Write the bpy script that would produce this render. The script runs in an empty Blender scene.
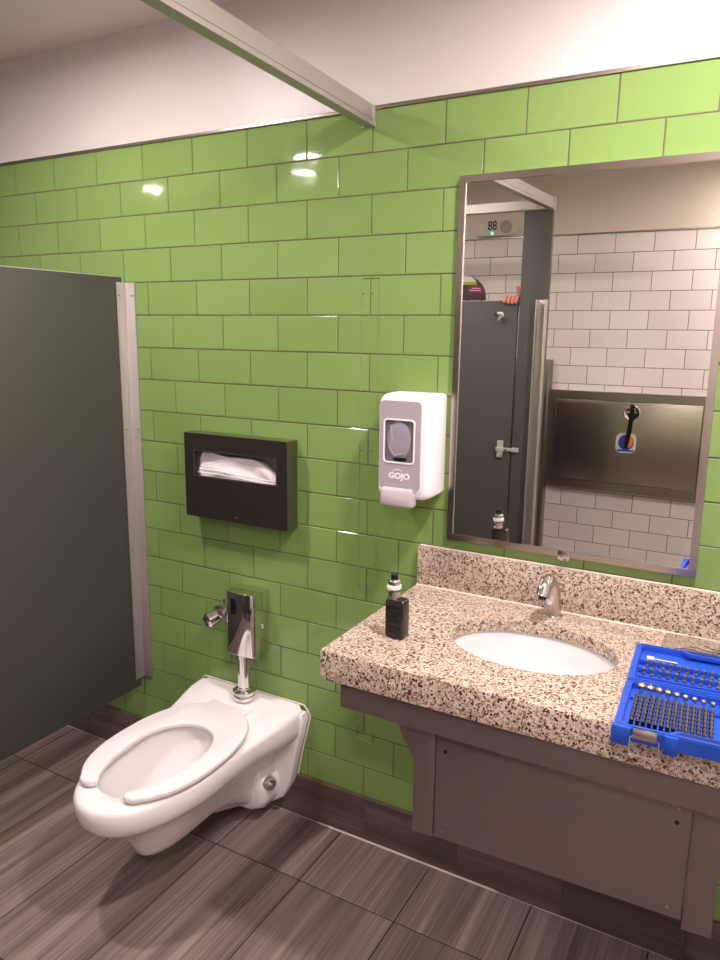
import bpy, bmesh, math, random
from mathutils import Vector, Matrix, noise as mnoise
random.seed(7)
PI = math.pi
sc = bpy.context.scene
COL = sc.collection

# ------------------------------------------------------------------ materials
def lin(c):
    r = []
    for v in c[:3]:
        v /= 255.0
        r.append(v/12.92 if v <= .04045 else ((v+.055)/1.055)**2.4)
    return (r[0], r[1], r[2], 1.0)

def mat(name, col, rough=.5, metal=0.0, coat=0.0, bump=0.0, bscale=60, var=0.0, vscale=8, stretch=(1, 1, 1),
        trans=0.0, ior=1.45, spec=None, alpha=1.0, emis=None, estr=0.0, coatrough=.05):
    m = bpy.data.materials.new(name); m.use_nodes = True
    nt = m.node_tree; b = nt.nodes['Principled BSDF']
    b.inputs['Base Color'].default_value = lin(col)
    b.inputs['Roughness'].default_value = rough
    b.inputs['Metallic'].default_value = metal
    b.inputs['Coat Weight'].default_value = coat
    b.inputs['Coat Roughness'].default_value = coatrough
    b.inputs['Transmission Weight'].default_value = trans
    b.inputs['IOR'].default_value = ior
    b.inputs['Alpha'].default_value = alpha
    if spec is not None: b.inputs['Specular IOR Level'].default_value = spec
    if emis:
        b.inputs['Emission Color'].default_value = lin(emis); b.inputs['Emission Strength'].default_value = estr
    if var or bump:
        tc = nt.nodes.new('ShaderNodeTexCoord'); mp = nt.nodes.new('ShaderNodeMapping')
        mp.inputs['Scale'].default_value = stretch
        nt.links.new(tc.outputs['Object'], mp.inputs['Vector'])
    if var:
        n = nt.nodes.new('ShaderNodeTexNoise'); n.inputs['Scale'].default_value = vscale
        n.inputs['Detail'].default_value = 5
        nt.links.new(mp.outputs[0], n.inputs['Vector'])
        r = nt.nodes.new('ShaderNodeMapRange')
        r.inputs['To Min'].default_value = 1-var; r.inputs['To Max'].default_value = 1+var
        nt.links.new(n.outputs['Fac'], r.inputs['Value'])
        h = nt.nodes.new('ShaderNodeHueSaturation'); h.inputs['Color'].default_value = lin(col)
        nt.links.new(r.outputs[0], h.inputs['Value']); nt.links.new(h.outputs[0], b.inputs['Base Color'])
    if bump:
        n2 = nt.nodes.new('ShaderNodeTexNoise'); n2.inputs['Scale'].default_value = bscale
        n2.inputs['Detail'].default_value = 3
        nt.links.new(mp.outputs[0], n2.inputs['Vector'])
        bp = nt.nodes.new('ShaderNodeBump'); bp.inputs['Strength'].default_value = bump
        bp.inputs['Distance'].default_value = .002
        nt.links.new(n2.outputs['Fac'], bp.inputs['Height']); nt.links.new(bp.outputs[0], b.inputs['Normal'])
    return m

def tile_mat(name, c1, c2, rough):
    """glazed ceramic: every tile its own slight shade (attribute 'rnd')"""
    m = bpy.data.materials.new(name); m.use_nodes = True
    nt = m.node_tree; b = nt.nodes['Principled BSDF']
    a = nt.nodes.new('ShaderNodeAttribute'); a.attribute_name = 'rnd'
    mx = nt.nodes.new('ShaderNodeMix'); mx.data_type = 'RGBA'
    mx.inputs['A'].default_value = lin(c1); mx.inputs['B'].default_value = lin(c2)
    nt.links.new(a.outputs['Fac'], mx.inputs['Factor']); nt.links.new(mx.outputs['Result'], b.inputs['Base Color'])
    b.inputs['Roughness'].default_value = rough; b.inputs['IOR'].default_value = 1.5
    tc = nt.nodes.new('ShaderNodeTexCoord'); n2 = nt.nodes.new('ShaderNodeTexNoise')
    n2.inputs['Scale'].default_value = 14; n2.inputs['Detail'].default_value = 1
    nt.links.new(tc.outputs['Object'], n2.inputs['Vector'])
    bp = nt.nodes.new('ShaderNodeBump'); bp.inputs['Strength'].default_value = .12; bp.inputs['Distance'].default_value = .004
    nt.links.new(n2.outputs['Fac'], bp.inputs['Height']); nt.links.new(bp.outputs[0], b.inputs['Normal'])
    return m

def wood_mat(name, along, cols, rough=.42):
    m = bpy.data.materials.new(name); m.use_nodes = True
    nt = m.node_tree; b = nt.nodes['Principled BSDF']
    tc = nt.nodes.new('ShaderNodeTexCoord')
    a = nt.nodes.new('ShaderNodeAttribute'); a.attribute_name = 'rnd'
    ml = nt.nodes.new('ShaderNodeMath'); ml.operation = 'MULTIPLY'; ml.inputs[1].default_value = 37.0
    nt.links.new(a.outputs['Fac'], ml.inputs[0])
    add = nt.nodes.new('ShaderNodeVectorMath'); add.operation = 'ADD'
    cb = nt.nodes.new('ShaderNodeCombineXYZ')
    for i in range(3): nt.links.new(ml.outputs[0], cb.inputs[i])
    nt.links.new(tc.outputs['Object'], add.inputs[0]); nt.links.new(cb.outputs[0], add.inputs[1])
    def streak(s_across, s_along, detail):
        mp = nt.nodes.new('ShaderNodeMapping')
        mp.inputs['Scale'].default_value = (s_across, s_along, s_across) if along == 'y' else (s_along, s_across, s_across)
        nt.links.new(add.outputs[0], mp.inputs['Vector'])
        n = nt.nodes.new('ShaderNodeTexNoise'); n.inputs['Scale'].default_value = 1; n.inputs['Detail'].default_value = detail
        nt.links.new(mp.outputs[0], n.inputs['Vector']); return n
    n1 = streak(22, .9, 3); n2 = streak(170, 2.2, 4)
    mm = nt.nodes.new('ShaderNodeMath'); mm.operation = 'MULTIPLY_ADD'; mm.inputs[1].default_value = .55
    h = nt.nodes.new('ShaderNodeMath'); h.operation = 'MULTIPLY'; h.inputs[1].default_value = .45
    nt.links.new(n1.outputs['Fac'], mm.inputs[0]); nt.links.new(n2.outputs['Fac'], h.inputs[0]); nt.links.new(h.outputs[0], mm.inputs[2])
    cr = nt.nodes.new('ShaderNodeValToRGB'); e = cr.color_ramp.elements
    e[0].position = .36; e[0].color = lin(cols[0]); e[1].position = .64; e[1].color = lin(cols[2])
    x = e.new(.5); x.color = lin(cols[1])
    nt.links.new(mm.outputs[0], cr.inputs[0]); nt.links.new(cr.outputs[0], b.inputs['Base Color'])
    b.inputs['Roughness'].default_value = rough
    bp = nt.nodes.new('ShaderNodeBump'); bp.inputs['Strength'].default_value = .15; bp.inputs['Distance'].default_value = .001
    nt.links.new(n2.outputs['Fac'], bp.inputs['Height']); nt.links.new(bp.outputs[0], b.inputs['Normal'])
    return m

def quartz_mat():
    m = bpy.data.materials.new('speckled_quartz'); m.use_nodes = True
    nt = m.node_tree; b = nt.nodes['Principled BSDF']; b.inputs['Roughness'].default_value = .28
    tc = nt.nodes.new('ShaderNodeTexCoord')
    nz = nt.nodes.new('ShaderNodeTexNoise'); nz.inputs['Scale'].default_value = 90; nz.inputs['Detail'].default_value = 2
    nt.links.new(tc.outputs['Object'], nz.inputs['Vector'])
    ds = nt.nodes.new('ShaderNodeVectorMath'); ds.operation = 'MULTIPLY_ADD'
    ds.inputs[1].default_value = (.007, .007, .007)
    nt.links.new(nz.outputs['Color'], ds.inputs[0]); nt.links.new(tc.outputs['Object'], ds.inputs[2])
    def vor(scale):
        v = nt.nodes.new('ShaderNodeTexVoronoi'); v.inputs['Scale'].default_value = scale
        nt.links.new(ds.outputs[0], v.inputs['Vector'])
        s = nt.nodes.new('ShaderNodeSeparateColor'); nt.links.new(v.outputs['Color'], s.inputs[0]); return s
    def ramp(stops):
        r = nt.nodes.new('ShaderNodeValToRGB'); r.color_ramp.interpolation = 'CONSTANT'
        e = r.color_ramp.elements
        e[0].position = stops[0][0]; e[0].color = lin(stops[0][1]); e[1].position = stops[1][0]; e[1].color = lin(stops[1][1])
        for p, c in stops[2:]:
            k = e.new(p); k.color = lin(c)
        return r
    v1 = vor(240); r1 = ramp([(0, (182, 163, 147)), (.22, (196, 179, 164)), (.48, (168, 149, 132)), (.62, (204, 190, 174)), (.86, (146, 122, 105))])
    nt.links.new(v1.outputs[0], r1.inputs[0])
    v2 = vor(228)
    g = nt.nodes.new('ShaderNodeMath'); g.operation = 'GREATER_THAN'; g.inputs[1].default_value = .865
    nt.links.new(v2.outputs[1], g.inputs[0])
    r2 = ramp([(0, (60, 44, 38)), (.5, (44, 32, 29)), (.8, (112, 76, 60))]); nt.links.new(v2.outputs[0], r2.inputs[0])
    mx = nt.nodes.new('ShaderNodeMix'); mx.data_type = 'RGBA'
    nt.links.new(g.outputs[0], mx.inputs['Factor']); nt.links.new(r1.outputs[0], mx.inputs['A']); nt.links.new(r2.outputs[0], mx.inputs['B'])
    v3 = vor(420)
    g3 = nt.nodes.new('ShaderNodeMath'); g3.operation = 'GREATER_THAN'; g3.inputs[1].default_value = .86
    nt.links.new(v3.outputs[2], g3.inputs[0])
    m3 = nt.nodes.new('ShaderNodeMix'); m3.data_type = 'RGBA'; m3.inputs['B'].default_value = lin((92, 66, 56))
    nt.links.new(g3.outputs[0], m3.inputs['Factor']); nt.links.new(mx.outputs['Result'], m3.inputs['A'])
    nt.links.new(m3.outputs['Result'], b.inputs['Base Color'])
    return m

def steel_mat(name, col, rough, stretch, bump=.25, metal=1.0):
    m = mat(name, col, rough, metal, var=.10, vscale=3, stretch=stretch, bump=bump, bscale=30)
    return m

def clear_mat(name, tint, amount, rough=.08):
    m = bpy.data.materials.new(name); m.use_nodes = True
    nt = m.node_tree; nt.nodes.remove(nt.nodes['Principled BSDF'])
    out = nt.nodes['Material Output']
    t = nt.nodes.new('ShaderNodeBsdfTransparent'); t.inputs[0].default_value = lin(tint)
    g = nt.nodes.new('ShaderNodeBsdfGlossy'); g.inputs['Roughness'].default_value = rough
    fr = nt.nodes.new('ShaderNodeLayerWeight'); fr.inputs[0].default_value = .35
    mr = nt.nodes.new('ShaderNodeMapRange'); mr.inputs['To Min'].default_value = amount; mr.inputs['To Max'].default_value = min(1, amount+.3)
    nt.links.new(fr.outputs['Facing'], mr.inputs['Value'])
    mx = nt.nodes.new('ShaderNodeMixShader')
    nt.links.new(mr.outputs[0], mx.inputs[0]); nt.links.new(t.outputs[0], mx.inputs[1]); nt.links.new(g.outputs[0], mx.inputs[2])
    nt.links.new(mx.outputs[0], out.inputs['Surface'])
    return m

M = dict(
    green=tile_mat('green_glazed_tile', (119, 147, 82), (126, 154, 88), .06),
    white_tile=tile_mat('white_glazed_tile', (222, 214, 212), (230, 222, 220), .12),
    grout=mat('grey_grout', (98, 84, 72), .9, bump=.3, bscale=200),
    grout_dark=mat('dark_grout', (80, 70, 66), .9),
    paint=mat('wall_paint', (209, 202, 199), .38, bump=.08, bscale=260),
    paint2=mat('header_paint', (216, 208, 194), .5, bump=.05, bscale=260),
    ceil=mat('ceiling_paint', (236, 226, 220), .8, bump=.1, bscale=220),
    floor=wood_mat('wood_look_floor_tile', 'y', ((96, 80, 77), (126, 109, 105), (156, 139, 135))),
    base=wood_mat('wood_look_base_tile', 'x', ((78, 64, 61), (96, 81, 77), (116, 100, 95)), .38),
    floor_grout=mat('floor_grout', (44, 33, 31), .9),
    trimm=mat('metal_edge_trim', (176, 166, 158), .25, 1.0),
    laminate=mat('charcoal_laminate', (77, 76, 72), .55, bump=.35, bscale=420, var=.04, vscale=300),
    laminate_edge=mat('laminate_edge', (196, 194, 184), .35),  # paler laminate, light on the top edges put into the colour
    alu=mat('anodised_aluminium', (190, 184, 181), .45, .6, var=.05, vscale=6, stretch=(1, 1, .2)),
    alu_white=mat('satin_aluminium', (172, 167, 160), .42, .6, var=.04, vscale=6),
    screw=mat('screw_steel', (170, 165, 160), .3, 1.0),
    hole=mat('dark_hole', (30, 24, 20), .9),
    porcelain=mat('vitreous_china', (240, 235, 235), .035, coat=.0),
    basin=mat('basin_china', (214, 209, 209), .06),
    porcelain_in=mat('vitreous_china_inner', (238, 232, 224), .06, coat=.4),
    seat=mat('white_seat_plastic', (238, 232, 233), .22),
    chrome=mat('chrome', (226, 222, 222), .05, 1.0),
    hw=mat('satin_zinc', (214, 212, 210), .35, .55),
    chrome_dark=mat('smoked_sensor', (16, 14, 14), .08, coat=.6),
    brushed=mat('brushed_nickel', (200, 190, 186), .22, 1.0, bump=.1, bscale=300),
    steel=steel_mat('stainless_apron', (128, 116, 113), .36, (1, 1, 14), metal=.6),
    steel_mirror=steel_mat('mirror_frame_steel', (202, 192, 186), .2, (1, 1, 1), .08),
    steel_station=steel_mat('stainless_station', (178, 170, 160), .32, (1, 1, 10)),
    steel_tower=steel_mat('stainless_tower', (140, 132, 126), .33, (1, 1, 10)),
    bronze=mat('dark_bronze_face', (54, 48, 44), .33, .35, var=.04, vscale=40),  # stainless front, the dark reflection in it painted as base colour
    bronze_edge=mat('bronze_edge', (132, 128, 112), .28, .9),  # stainless edge, greenish reflection mixed into its grey
    paper=mat('white_paper', (232, 226, 226), .85, bump=.4, bscale=40),
    mirror=mat('silvered_glass', (242, 240, 237), .0, 1.0),
    etch=mat('etched_mark', (225, 220, 215), .16, 1.0),
    quartz=quartz_mat(),
    caulk=mat('white_caulk', (222, 214, 204), .6, bump=.5, bscale=80),
    residue=mat('adhesive_residue', (140, 158, 100), .45, bump=.5, bscale=120),
    plastic_w=mat('white_plastic', (236, 230, 234), .3),
    plastic_g=mat('grey_plastic', (164, 156, 160), .36),
    plastic_g2=mat('light_grey_plastic', (184, 174, 178), .36),
    smoke=mat('window_recess', (150, 146, 152), .3),
    bag_soap=mat('soap_pouch', (196, 192, 198), .16, coat=.6),
    ink_w=mat('white_ink', (240, 238, 240), .5),
    clear=clear_mat('clear_window', (248, 247, 250), .05),
    film=clear_mat('clear_film', (255, 255, 255), .09, .18),
    black=mat('black_plastic', (20, 19, 19), .35),
    black_tex=mat('black_textured_panel', (34, 31, 31), .45, bump=.5, bscale=300),
    gunmetal=mat('gunmetal', (84, 78, 80), .25, .9),
    glass=mat('tank_glass', (190, 200, 196), .05, trans=.85, ior=1.4),
    blue=mat('blue_plastic', (32, 76, 182), .36),
    blue_in=mat('blue_plastic_tray', (32, 78, 192), .4),
    navy=mat('navy_recess', (14, 28, 104), .5),  # shade inside the handle slots, painted navy
    bitsteel=mat('bit_steel', (176, 166, 156), .28, 1.0),
    bitdark=mat('phosphate_steel', (58, 52, 50), .35, .8),
    nut=mat('satin_nickel', (204, 192, 180), .24, 1.0),
    red=mat('red_paint', (140, 60, 40), .6),
    skin=mat('skin', (206, 138, 122), .5),
    hair=mat('brown_hair', (50, 36, 28), .7),
    capgrey=mat('charcoal_cloth', (66, 66, 62), .85, bump=.4, bscale=300),
    lime=mat('lime_cloth', (150, 184, 60), .8),
    maroon=mat('maroon_cloth', (112, 46, 74), .8),
    pink=mat('pink_print', (214, 160, 176), .8),
    offwhite=mat('offwhite_cloth', (206, 204, 190), .8, var=.12, vscale=60),
    shirt=mat('dark_green_cloth', (52, 58, 50), .85),
    denim=mat('denim', (46, 54, 74), .85),
    shoe=mat('black_leather', (26, 24, 24), .5),
    orange=mat('orange_print', (226, 124, 40), .5),
    bluep=mat('blue_print', (40, 70, 160), .5),
    unit=mat('unit_plastic', (208, 200, 186), .4),
    unit2=mat('unit_plastic_shade', (170, 162, 150), .4),  # darker tone of the unit plastic, for the vent
    led=mat('green_led', (40, 200, 130), .4, emis=(60, 255, 170), estr=3.0),
    lampw=mat('lamp_trim', (230, 226, 220), .5),
    lens=mat('lamp_lens', (255, 255, 255), .5, emis=(255, 242, 240), estr=620.0),
    lens3=mat('lamp_lens_bright', (255, 255, 255), .5, emis=(255, 242, 240), estr=900.0),
    lens2=mat('lamp_lens_dim', (255, 255, 255), .5, emis=(255, 242, 240), estr=130.0),
)

# ------------------------------------------------------------------ mesh builder
class MB:
    def __init__(s): s.bm = bmesh.new(); s.mats = []
    def mi(s, m):
        if m not in s.mats: s.mats.append(m)
        return s.mats.index(m)
    def merge(s, t, m, mtx=None):
        i = s.mi(m)
        for f in t.faces: f.material_index = i
        if mtx is not None: t.transform(mtx)
        me = bpy.data.meshes.new('t'); t.to_mesh(me); t.free(); s.bm.from_mesh(me); bpy.data.meshes.remove(me); return s
    def box(s, x0, x1, y0, y1, z0, z1, m, bev=0, seg=2, mtx=None):
        t = bmesh.new(); bmesh.ops.create_cube(t, size=1)
        for v in t.verts: v.co = Vector(((x0+x1)/2+v.co.x*(x1-x0), (y0+y1)/2+v.co.y*(y1-y0), (z0+z1)/2+v.co.z*(z1-z0)))
        if bev: bmesh.ops.bevel(t, geom=list(t.edges), offset=bev, segments=seg, profile=.5, affect='EDGES', clamp_overlap=True)
        return s.merge(t, m, mtx)
    def prism(s, poly, axis, a, b, m, bev=0, seg=2, mtx=None, bevsides=False):
        """poly: 2D points; axis: extrusion axis; 'z':(x,y) 'y':(x,z) 'x':(y,z)"""
        t = bmesh.new()
        def P(p, h): return {'z': (p[0], p[1], h), 'y': (p[0], h, p[1]), 'x': (h, p[0], p[1])}[axis]
        A = [t.verts.new(P(p, a)) for p in poly]; B = [t.verts.new(P(p, b)) for p in poly]
        fa = t.faces.new(A); fb = t.faces.new(B[::-1]); n = len(poly)
        for i in range(n): t.faces.new((A[i], B[i], B[(i+1) % n], A[(i+1) % n]))
        bmesh.ops.recalc_face_normals(t, faces=t.faces)
        if bev:
            ed = list(t.edges) if bevsides else list(set(fa.edges) | set(fb.edges))
            bmesh.ops.bevel(t, geom=ed, offset=bev, segments=seg, profile=.5, affect='EDGES', clamp_overlap=True)
        return s.merge(t, m, mtx)
    def tube(s, pts, rad, m, seg=16, cap=True, mtx=None):
        pts = [Vector(p) for p in pts]
        if not hasattr(rad, '__len__'): rad = [rad]*len(pts)
        t = bmesh.new(); rings = []; up = None
        for i, p in enumerate(pts):
            d = (pts[min(i+1, len(pts)-1)]-pts[max(i-1, 0)])
            if d.length < 1e-9: d = Vector((0, 0, 1))
            d.normalize()
            if up is None:
                up = Vector((0, 0, 1)) if abs(d.z) < .9 else Vector((1, 0, 0))
            u = (up-d*up.dot(d)).normalized(); up = u; w = d.cross(u)
            rings.append([t.verts.new(p+(u*math.cos(2*PI*k/seg)+w*math.sin(2*PI*k/seg))*rad[i]) for k in range(seg)])
        for a, b in zip(rings, rings[1:]):
            for k in range(seg): t.faces.new((a[k], a[(k+1) % seg], b[(k+1) % seg], b[k]))
        if cap: t.faces.new(rings[0][::-1]); t.faces.new(rings[-1])
        bmesh.ops.recalc_face_normals(t, faces=t.faces)
        return s.merge(t, m, mtx)
    def lathe(s, prof, c, axis, m, seg=28, mtx=None):
        """prof: (radius, distance along axis) from c"""
        ax = Vector(axis).normalized(); u = ax.orthogonal().normalized(); w = ax.cross(u); c = Vector(c)
        t = bmesh.new(); rings = []
        for r, h in prof:
            if r < 1e-6: rings.append([t.verts.new(c+ax*h)])
            else: rings.append([t.verts.new(c+ax*h+(u*math.cos(2*PI*k/seg)+w*math.sin(2*PI*k/seg))*r) for k in range(seg)])
        for a, b in zip(rings, rings[1:]):
            if len(a) == 1 and len(b) == 1: continue
            for k in range(seg):
                k2 = (k+1) % seg
                if len(a) == 1: t.faces.new((a[0], b[k2], b[k]))
                elif len(b) == 1: t.faces.new((a[k], a[k2], b[0]))
                else: t.faces.new((a[k], a[k2], b[k2], b[k]))
        if len(rings[0]) > 1: t.faces.new(rings[0][::-1])
        if len(rings[-1]) > 1: t.faces.new(rings[-1])
        bmesh.ops.recalc_face_normals(t, faces=t.faces)
        return s.merge(t, m, mtx)
    def loft(s, rings, m, close_start=True, close_end=True, mtx=None):
        t = bmesh.new(); R = [[t.verts.new(p) for p in r] for r in rings]; n = len(R[0])
        for a, b in zip(R, R[1:]):
            for k in range(n): t.faces.new((a[k], a[(k+1) % n], b[(k+1) % n], b[k]))
        if close_start: t.faces.new(R[0][::-1])
        if close_end: t.faces.new(R[-1])
        bmesh.ops.recalc_face_normals(t, faces=t.faces)
        return s.merge(t, m, mtx)
    def mesh(s, name, loc=(0, 0, 0), smooth=35):
        me = bpy.data.meshes.new(name); s.bm.transform(Matrix.Translation(-Vector(loc))); s.bm.to_mesh(me); s.bm.free()
        for m in s.mats: me.materials.append(m)
        if smooth:
            for p in me.polygons: p.use_smooth = True
            me.set_sharp_from_angle(angle=math.radians(smooth))
        return me
    def build(s, name, parent=None, loc=None, smooth=35):
        if parent is not None: loc = parent['_o'] if '_o' in parent else (0, 0, 0)
        l = Vector(loc) if loc is not None else Vector((0, 0, 0))
        o = bpy.data.objects.new(name, s.mesh(name, l, smooth)); COL.objects.link(o)
        if parent is not None:
            o.parent = parent
            o['_o'] = parent['_o'] if '_o' in parent else (0., 0., 0.)
        else: o.location = l; o['_o'] = tuple(l)
        return o

def tag(o, label, cat, group=None, kind=None):
    o['label'] = label; o['category'] = cat
    if group: o['group'] = group
    if kind: o['kind'] = kind
    return o
def thing(name, label, cat, loc, group=None):
    o = bpy.data.objects.new(name, None); COL.objects.link(o); o.location = loc; o['_o'] = tuple(float(v) for v in loc)
    o.empty_display_size = .05
    return tag(o, label, cat, group)
def struct(o): o['kind'] = 'structure'; return o

def rrect(x0, x1, y0, y1, r, n=6):
    pts = []
    for cx, cy, a0 in ((x1-r, y1-r, 0), (x0+r, y1-r, 90), (x0+r, y0+r, 180), (x1-r, y0+r, 270)):
        for k in range(n+1):
            a = math.radians(a0+90*k/n); pts.append((cx+r*math.cos(a), cy+r*math.sin(a)))
    return pts
def ell(cx, cy, a, b, n=40): return [(cx+a*math.cos(2*PI*k/n), cy+b*math.sin(2*PI*k/n)) for k in range(n)]

def plate_with_hole(mb, outer, inner, axis, a, b, m):
    """flat plate with a hole: outer, inner same point count"""
    t = bmesh.new(); n = len(outer)
    def P(p, h): return {'z': (p[0], p[1], h), 'y': (p[0], h, p[1]), 'x': (h, p[0], p[1])}[axis]
    oa = [t.verts.new(P(p, a)) for p in outer]; ia = [t.verts.new(P(p, a)) for p in inner]
    ob = [t.verts.new(P(p, b)) for p in outer]; ib = [t.verts.new(P(p, b)) for p in inner]
    for k in range(n):
        j = (k+1) % n
        t.faces.new((oa[k], oa[j], ia[j], ia[k])); t.faces.new((ob[k], ib[k], ib[j], ob[j]))
        t.faces.new((oa[k], ob[k], ob[j], oa[j])); t.faces.new((ia[k], ia[j], ib[j], ib[k]))
    bmesh.ops.recalc_face_normals(t, faces=t.faces)
    mb.merge(t, m)

def ray_poly(poly, c, th):
    d = (math.cos(th), math.sin(th)); best = None; n = len(poly)
    for i in range(n):
        ax, ay = poly[i][0]-c[0], poly[i][1]-c[1]; bx, by = poly[(i+1) % n][0]-c[0], poly[(i+1) % n][1]-c[1]
        ex, ey = bx-ax, by-ay; den = d[0]*ey-d[1]*ex
        if abs(den) < 1e-12: continue
        t = (ax*ey-ay*ex)/den; u = (ax*d[1]-ay*d[0])/den
        if t > 0 and -1e-6 <= u <= 1+1e-6 and (best is None or t > best): best = t
    return (c[0]+d[0]*best, c[1]+d[1]*best)

def text_mesh(txt, size, name, m, parent, origin, xdir, updir, depth=.0008, align='CENTER', sx=1.0, shear=0.0, off=.02):
    cu = bpy.data.curves.new(name, 'FONT'); cu.body = txt; cu.size = size; cu.extrude = depth/2; cu.align_x = align
    cu.align_y = 'CENTER'; cu.offset = size*off; cu.shear = shear
    tmp = bpy.data.objects.new('t', cu); COL.objects.link(tmp)
    dg = bpy.context.evaluated_depsgraph_get(); me = bpy.data.meshes.new_from_object(tmp.evaluated_get(dg))
    bpy.data.objects.remove(tmp); me.materials.clear(); me.materials.append(m); me.name = name
    x = Vector(xdir).normalized(); y = Vector(updir).normalized(); z = x.cross(y)
    T = Matrix(((x.x*sx, y.x, z.x, 0), (x.y*sx, y.y, z.y, 0), (x.z*sx, y.z, z.z, 0), (0, 0, 0, 1)))
    me.transform(Matrix.Translation(Vector(origin)-Vector(parent['_o'])) @ T)
    o = bpy.data.objects.new(name, me); COL.objects.link(o); o.parent = parent; return o

# ------------------------------------------------------------------ the room
XL, XR, YF, CEIL = -1.9, 3.05, -2.62, 2.475
BASE_H = .147; TILE_TOP = 2.14; PW, PH = .2064, .1047

def tiled_wall(name, zlines, ysurf, sgn, x0, x1, xoff, m, grout, gap=.0032, pm='paint'):
    """tiles facing sgn*y, surface at ysurf"""
    bm = bmesh.new(); lay = bm.loops.layers.float_color.new('rnd'); rnd = random.Random(3)
    T = .0045; bv = .0016
    for r in range(len(zlines)-1):
        zt, zb = zlines[r], zlines[r+1]; off = xoff + (PW/2 if r % 2 else 0)
        k0 = math.floor((x0-off)/PW)
        k = k0
        while off+k*PW < x1:
            a = max(x0, off+k*PW+gap/2); b = min(x1, off+(k+1)*PW-gap/2); k += 1
            if b-a < .01: continue
            lo, hi = zb+gap/2, zt-gap/2
            rv = rnd.random(); tx = (rnd.random()-.5)*.0008; tz = (rnd.random()-.5)*.0005
            def Y(f, h): return ysurf+sgn*h
            q = [(a, lo), (b, lo), (b, hi), (a, hi)]; qi = [(a+bv, lo+bv), (b-bv, lo+bv), (b-bv, hi-bv), (a+bv, hi-bv)]
            tl = [(-1, -1), (1, -1), (1, 1), (-1, 1)]
            v0 = [bm.verts.new((p[0], ysurf-sgn*T, p[1])) for p in q]
            v1 = [bm.verts.new((p[0], ysurf-sgn*(bv*.9), p[1])) for p in q]
            v2 = [bm.verts.new((p[0], ysurf-sgn*(.0006)+sgn*(s_[0]*tx+s_[1]*tz), p[1])) for p, s_ in zip(qi, tl)]
            fs = []
            for A, B in ((v0, v1), (v1, v2)):
                for i in range(4): fs.append(bm.faces.new((A[i], A[(i+1) % 4], B[(i+1) % 4], B[i])))
            fs.append(bm.faces.new(v2))
            for f in fs:
                for l in f.loops: l[lay] = (rv, rv, rv, 1)
    z0, z1 = zlines[-1], zlines[0]
    t = MB()
    ya, yb = sorted((ysurf-sgn*.0022, ysurf-sgn*.12))
    t.box(x0, x1, ya, yb, 0, z1, grout)
    bmesh.ops.recalc_face_normals(bm, faces=bm.faces)
    for f in bm.faces: f.material_index = 1
    t.mats.append(m)
    ya, yb = sorted((ysurf-sgn*.001, ysurf-sgn*.12))
    t.box(x0, x1, ya, yb, z1+.002, CEIL, M[pm])
    me2 = bpy.data.meshes.new('x'); bm.to_mesh(me2); bm.free()
    t.bm.from_mesh(me2)
    o = t.build(name, smooth=0)
    return struct(o)

off = {9: .002, 10: .003, 11: .004, 12: .008, 13: .009, 14: .006, 15: .006, 16: .004, 17: -.003, 18: -.011}
zl = [TILE_TOP-PH*r+off.get(r, 0) for r in range(19)]+[BASE_H-.002]
tiled_wall('wall_back', zl, 0, -1, XL, XR, 0, M['green'], M['grout'])
zf = [2.128-PH*r for r in range(19)]+[BASE_H-.002]
tiled_wall('wall_front', zf, YF, 1, XL, XR, 1.374-4*PW+.0, M['white_tile'], M['grout_dark'], .0032, 'paint2')

def plain(name, *a):
    mb = MB(); mb.box(*a, M['paint']); return struct(mb.build(name, smooth=0))
plain('wall_left', XL-.1, XL, YF, 0, 0, CEIL)
plain('wall_right', XR, XR+.1, YF, 0, 0, CEIL)
mb = MB(); mb.box(XL-.1, XR+.1, YF-.1, .1, CEIL, CEIL+.1, M['ceil']); struct(mb.build('ceiling', smooth=0))

def slab_tiles(mb, cells, m, normal_axis, face, depth, gap=.002):
    lay = mb.bm.loops.layers.float_color.get('rnd') or mb.bm.loops.layers.float_color.new('rnd')
    i = mb.mi(m); rnd = random.Random(11)
    for (a0, a1, b0, b1) in cells:
        rv = rnd.random(); a0 += gap/2; a1 -= gap/2; b0 += gap/2; b1 -= gap/2; bv = .0012
        if normal_axis == 'z': P = lambda a, b, h: (a, b, face+h)
        elif normal_axis == 'y-': P = lambda a, b, h: (a, face-h, b)
        else: P = lambda a, b, h: (a, face+h, b)
        q = [(a0, b0), (a1, b0), (a1, b1), (a0, b1)]; qi = [(a0+bv, b0+bv), (a1-bv, b0+bv), (a1-bv, b1-bv), (a0+bv, b1-bv)]
        V0 = [mb.bm.verts.new(P(*p, -depth)) for p in q]; V1 = [mb.bm.verts.new(P(*p, -bv*.7)) for p in q]; V2 = [mb.bm.verts.new(P(*p, 0)) for p in qi]
        fs = [mb.bm.faces.new(V2 if normal_axis != 'y+' else V2[::-1])]
        for A, B in ((V0, V1), (V1, V2)):
            for k in range(4):
                f = (A[k], A[(k+1) % 4], B[(k+1) % 4], B[k]); fs.append(mb.bm.faces.new(f if normal_axis != 'y+' else f[::-1]))
        for f in fs:
            f.material_index = i
            for l in f.loops: l[lay] = (rv, rv, rv, 1)

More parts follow.
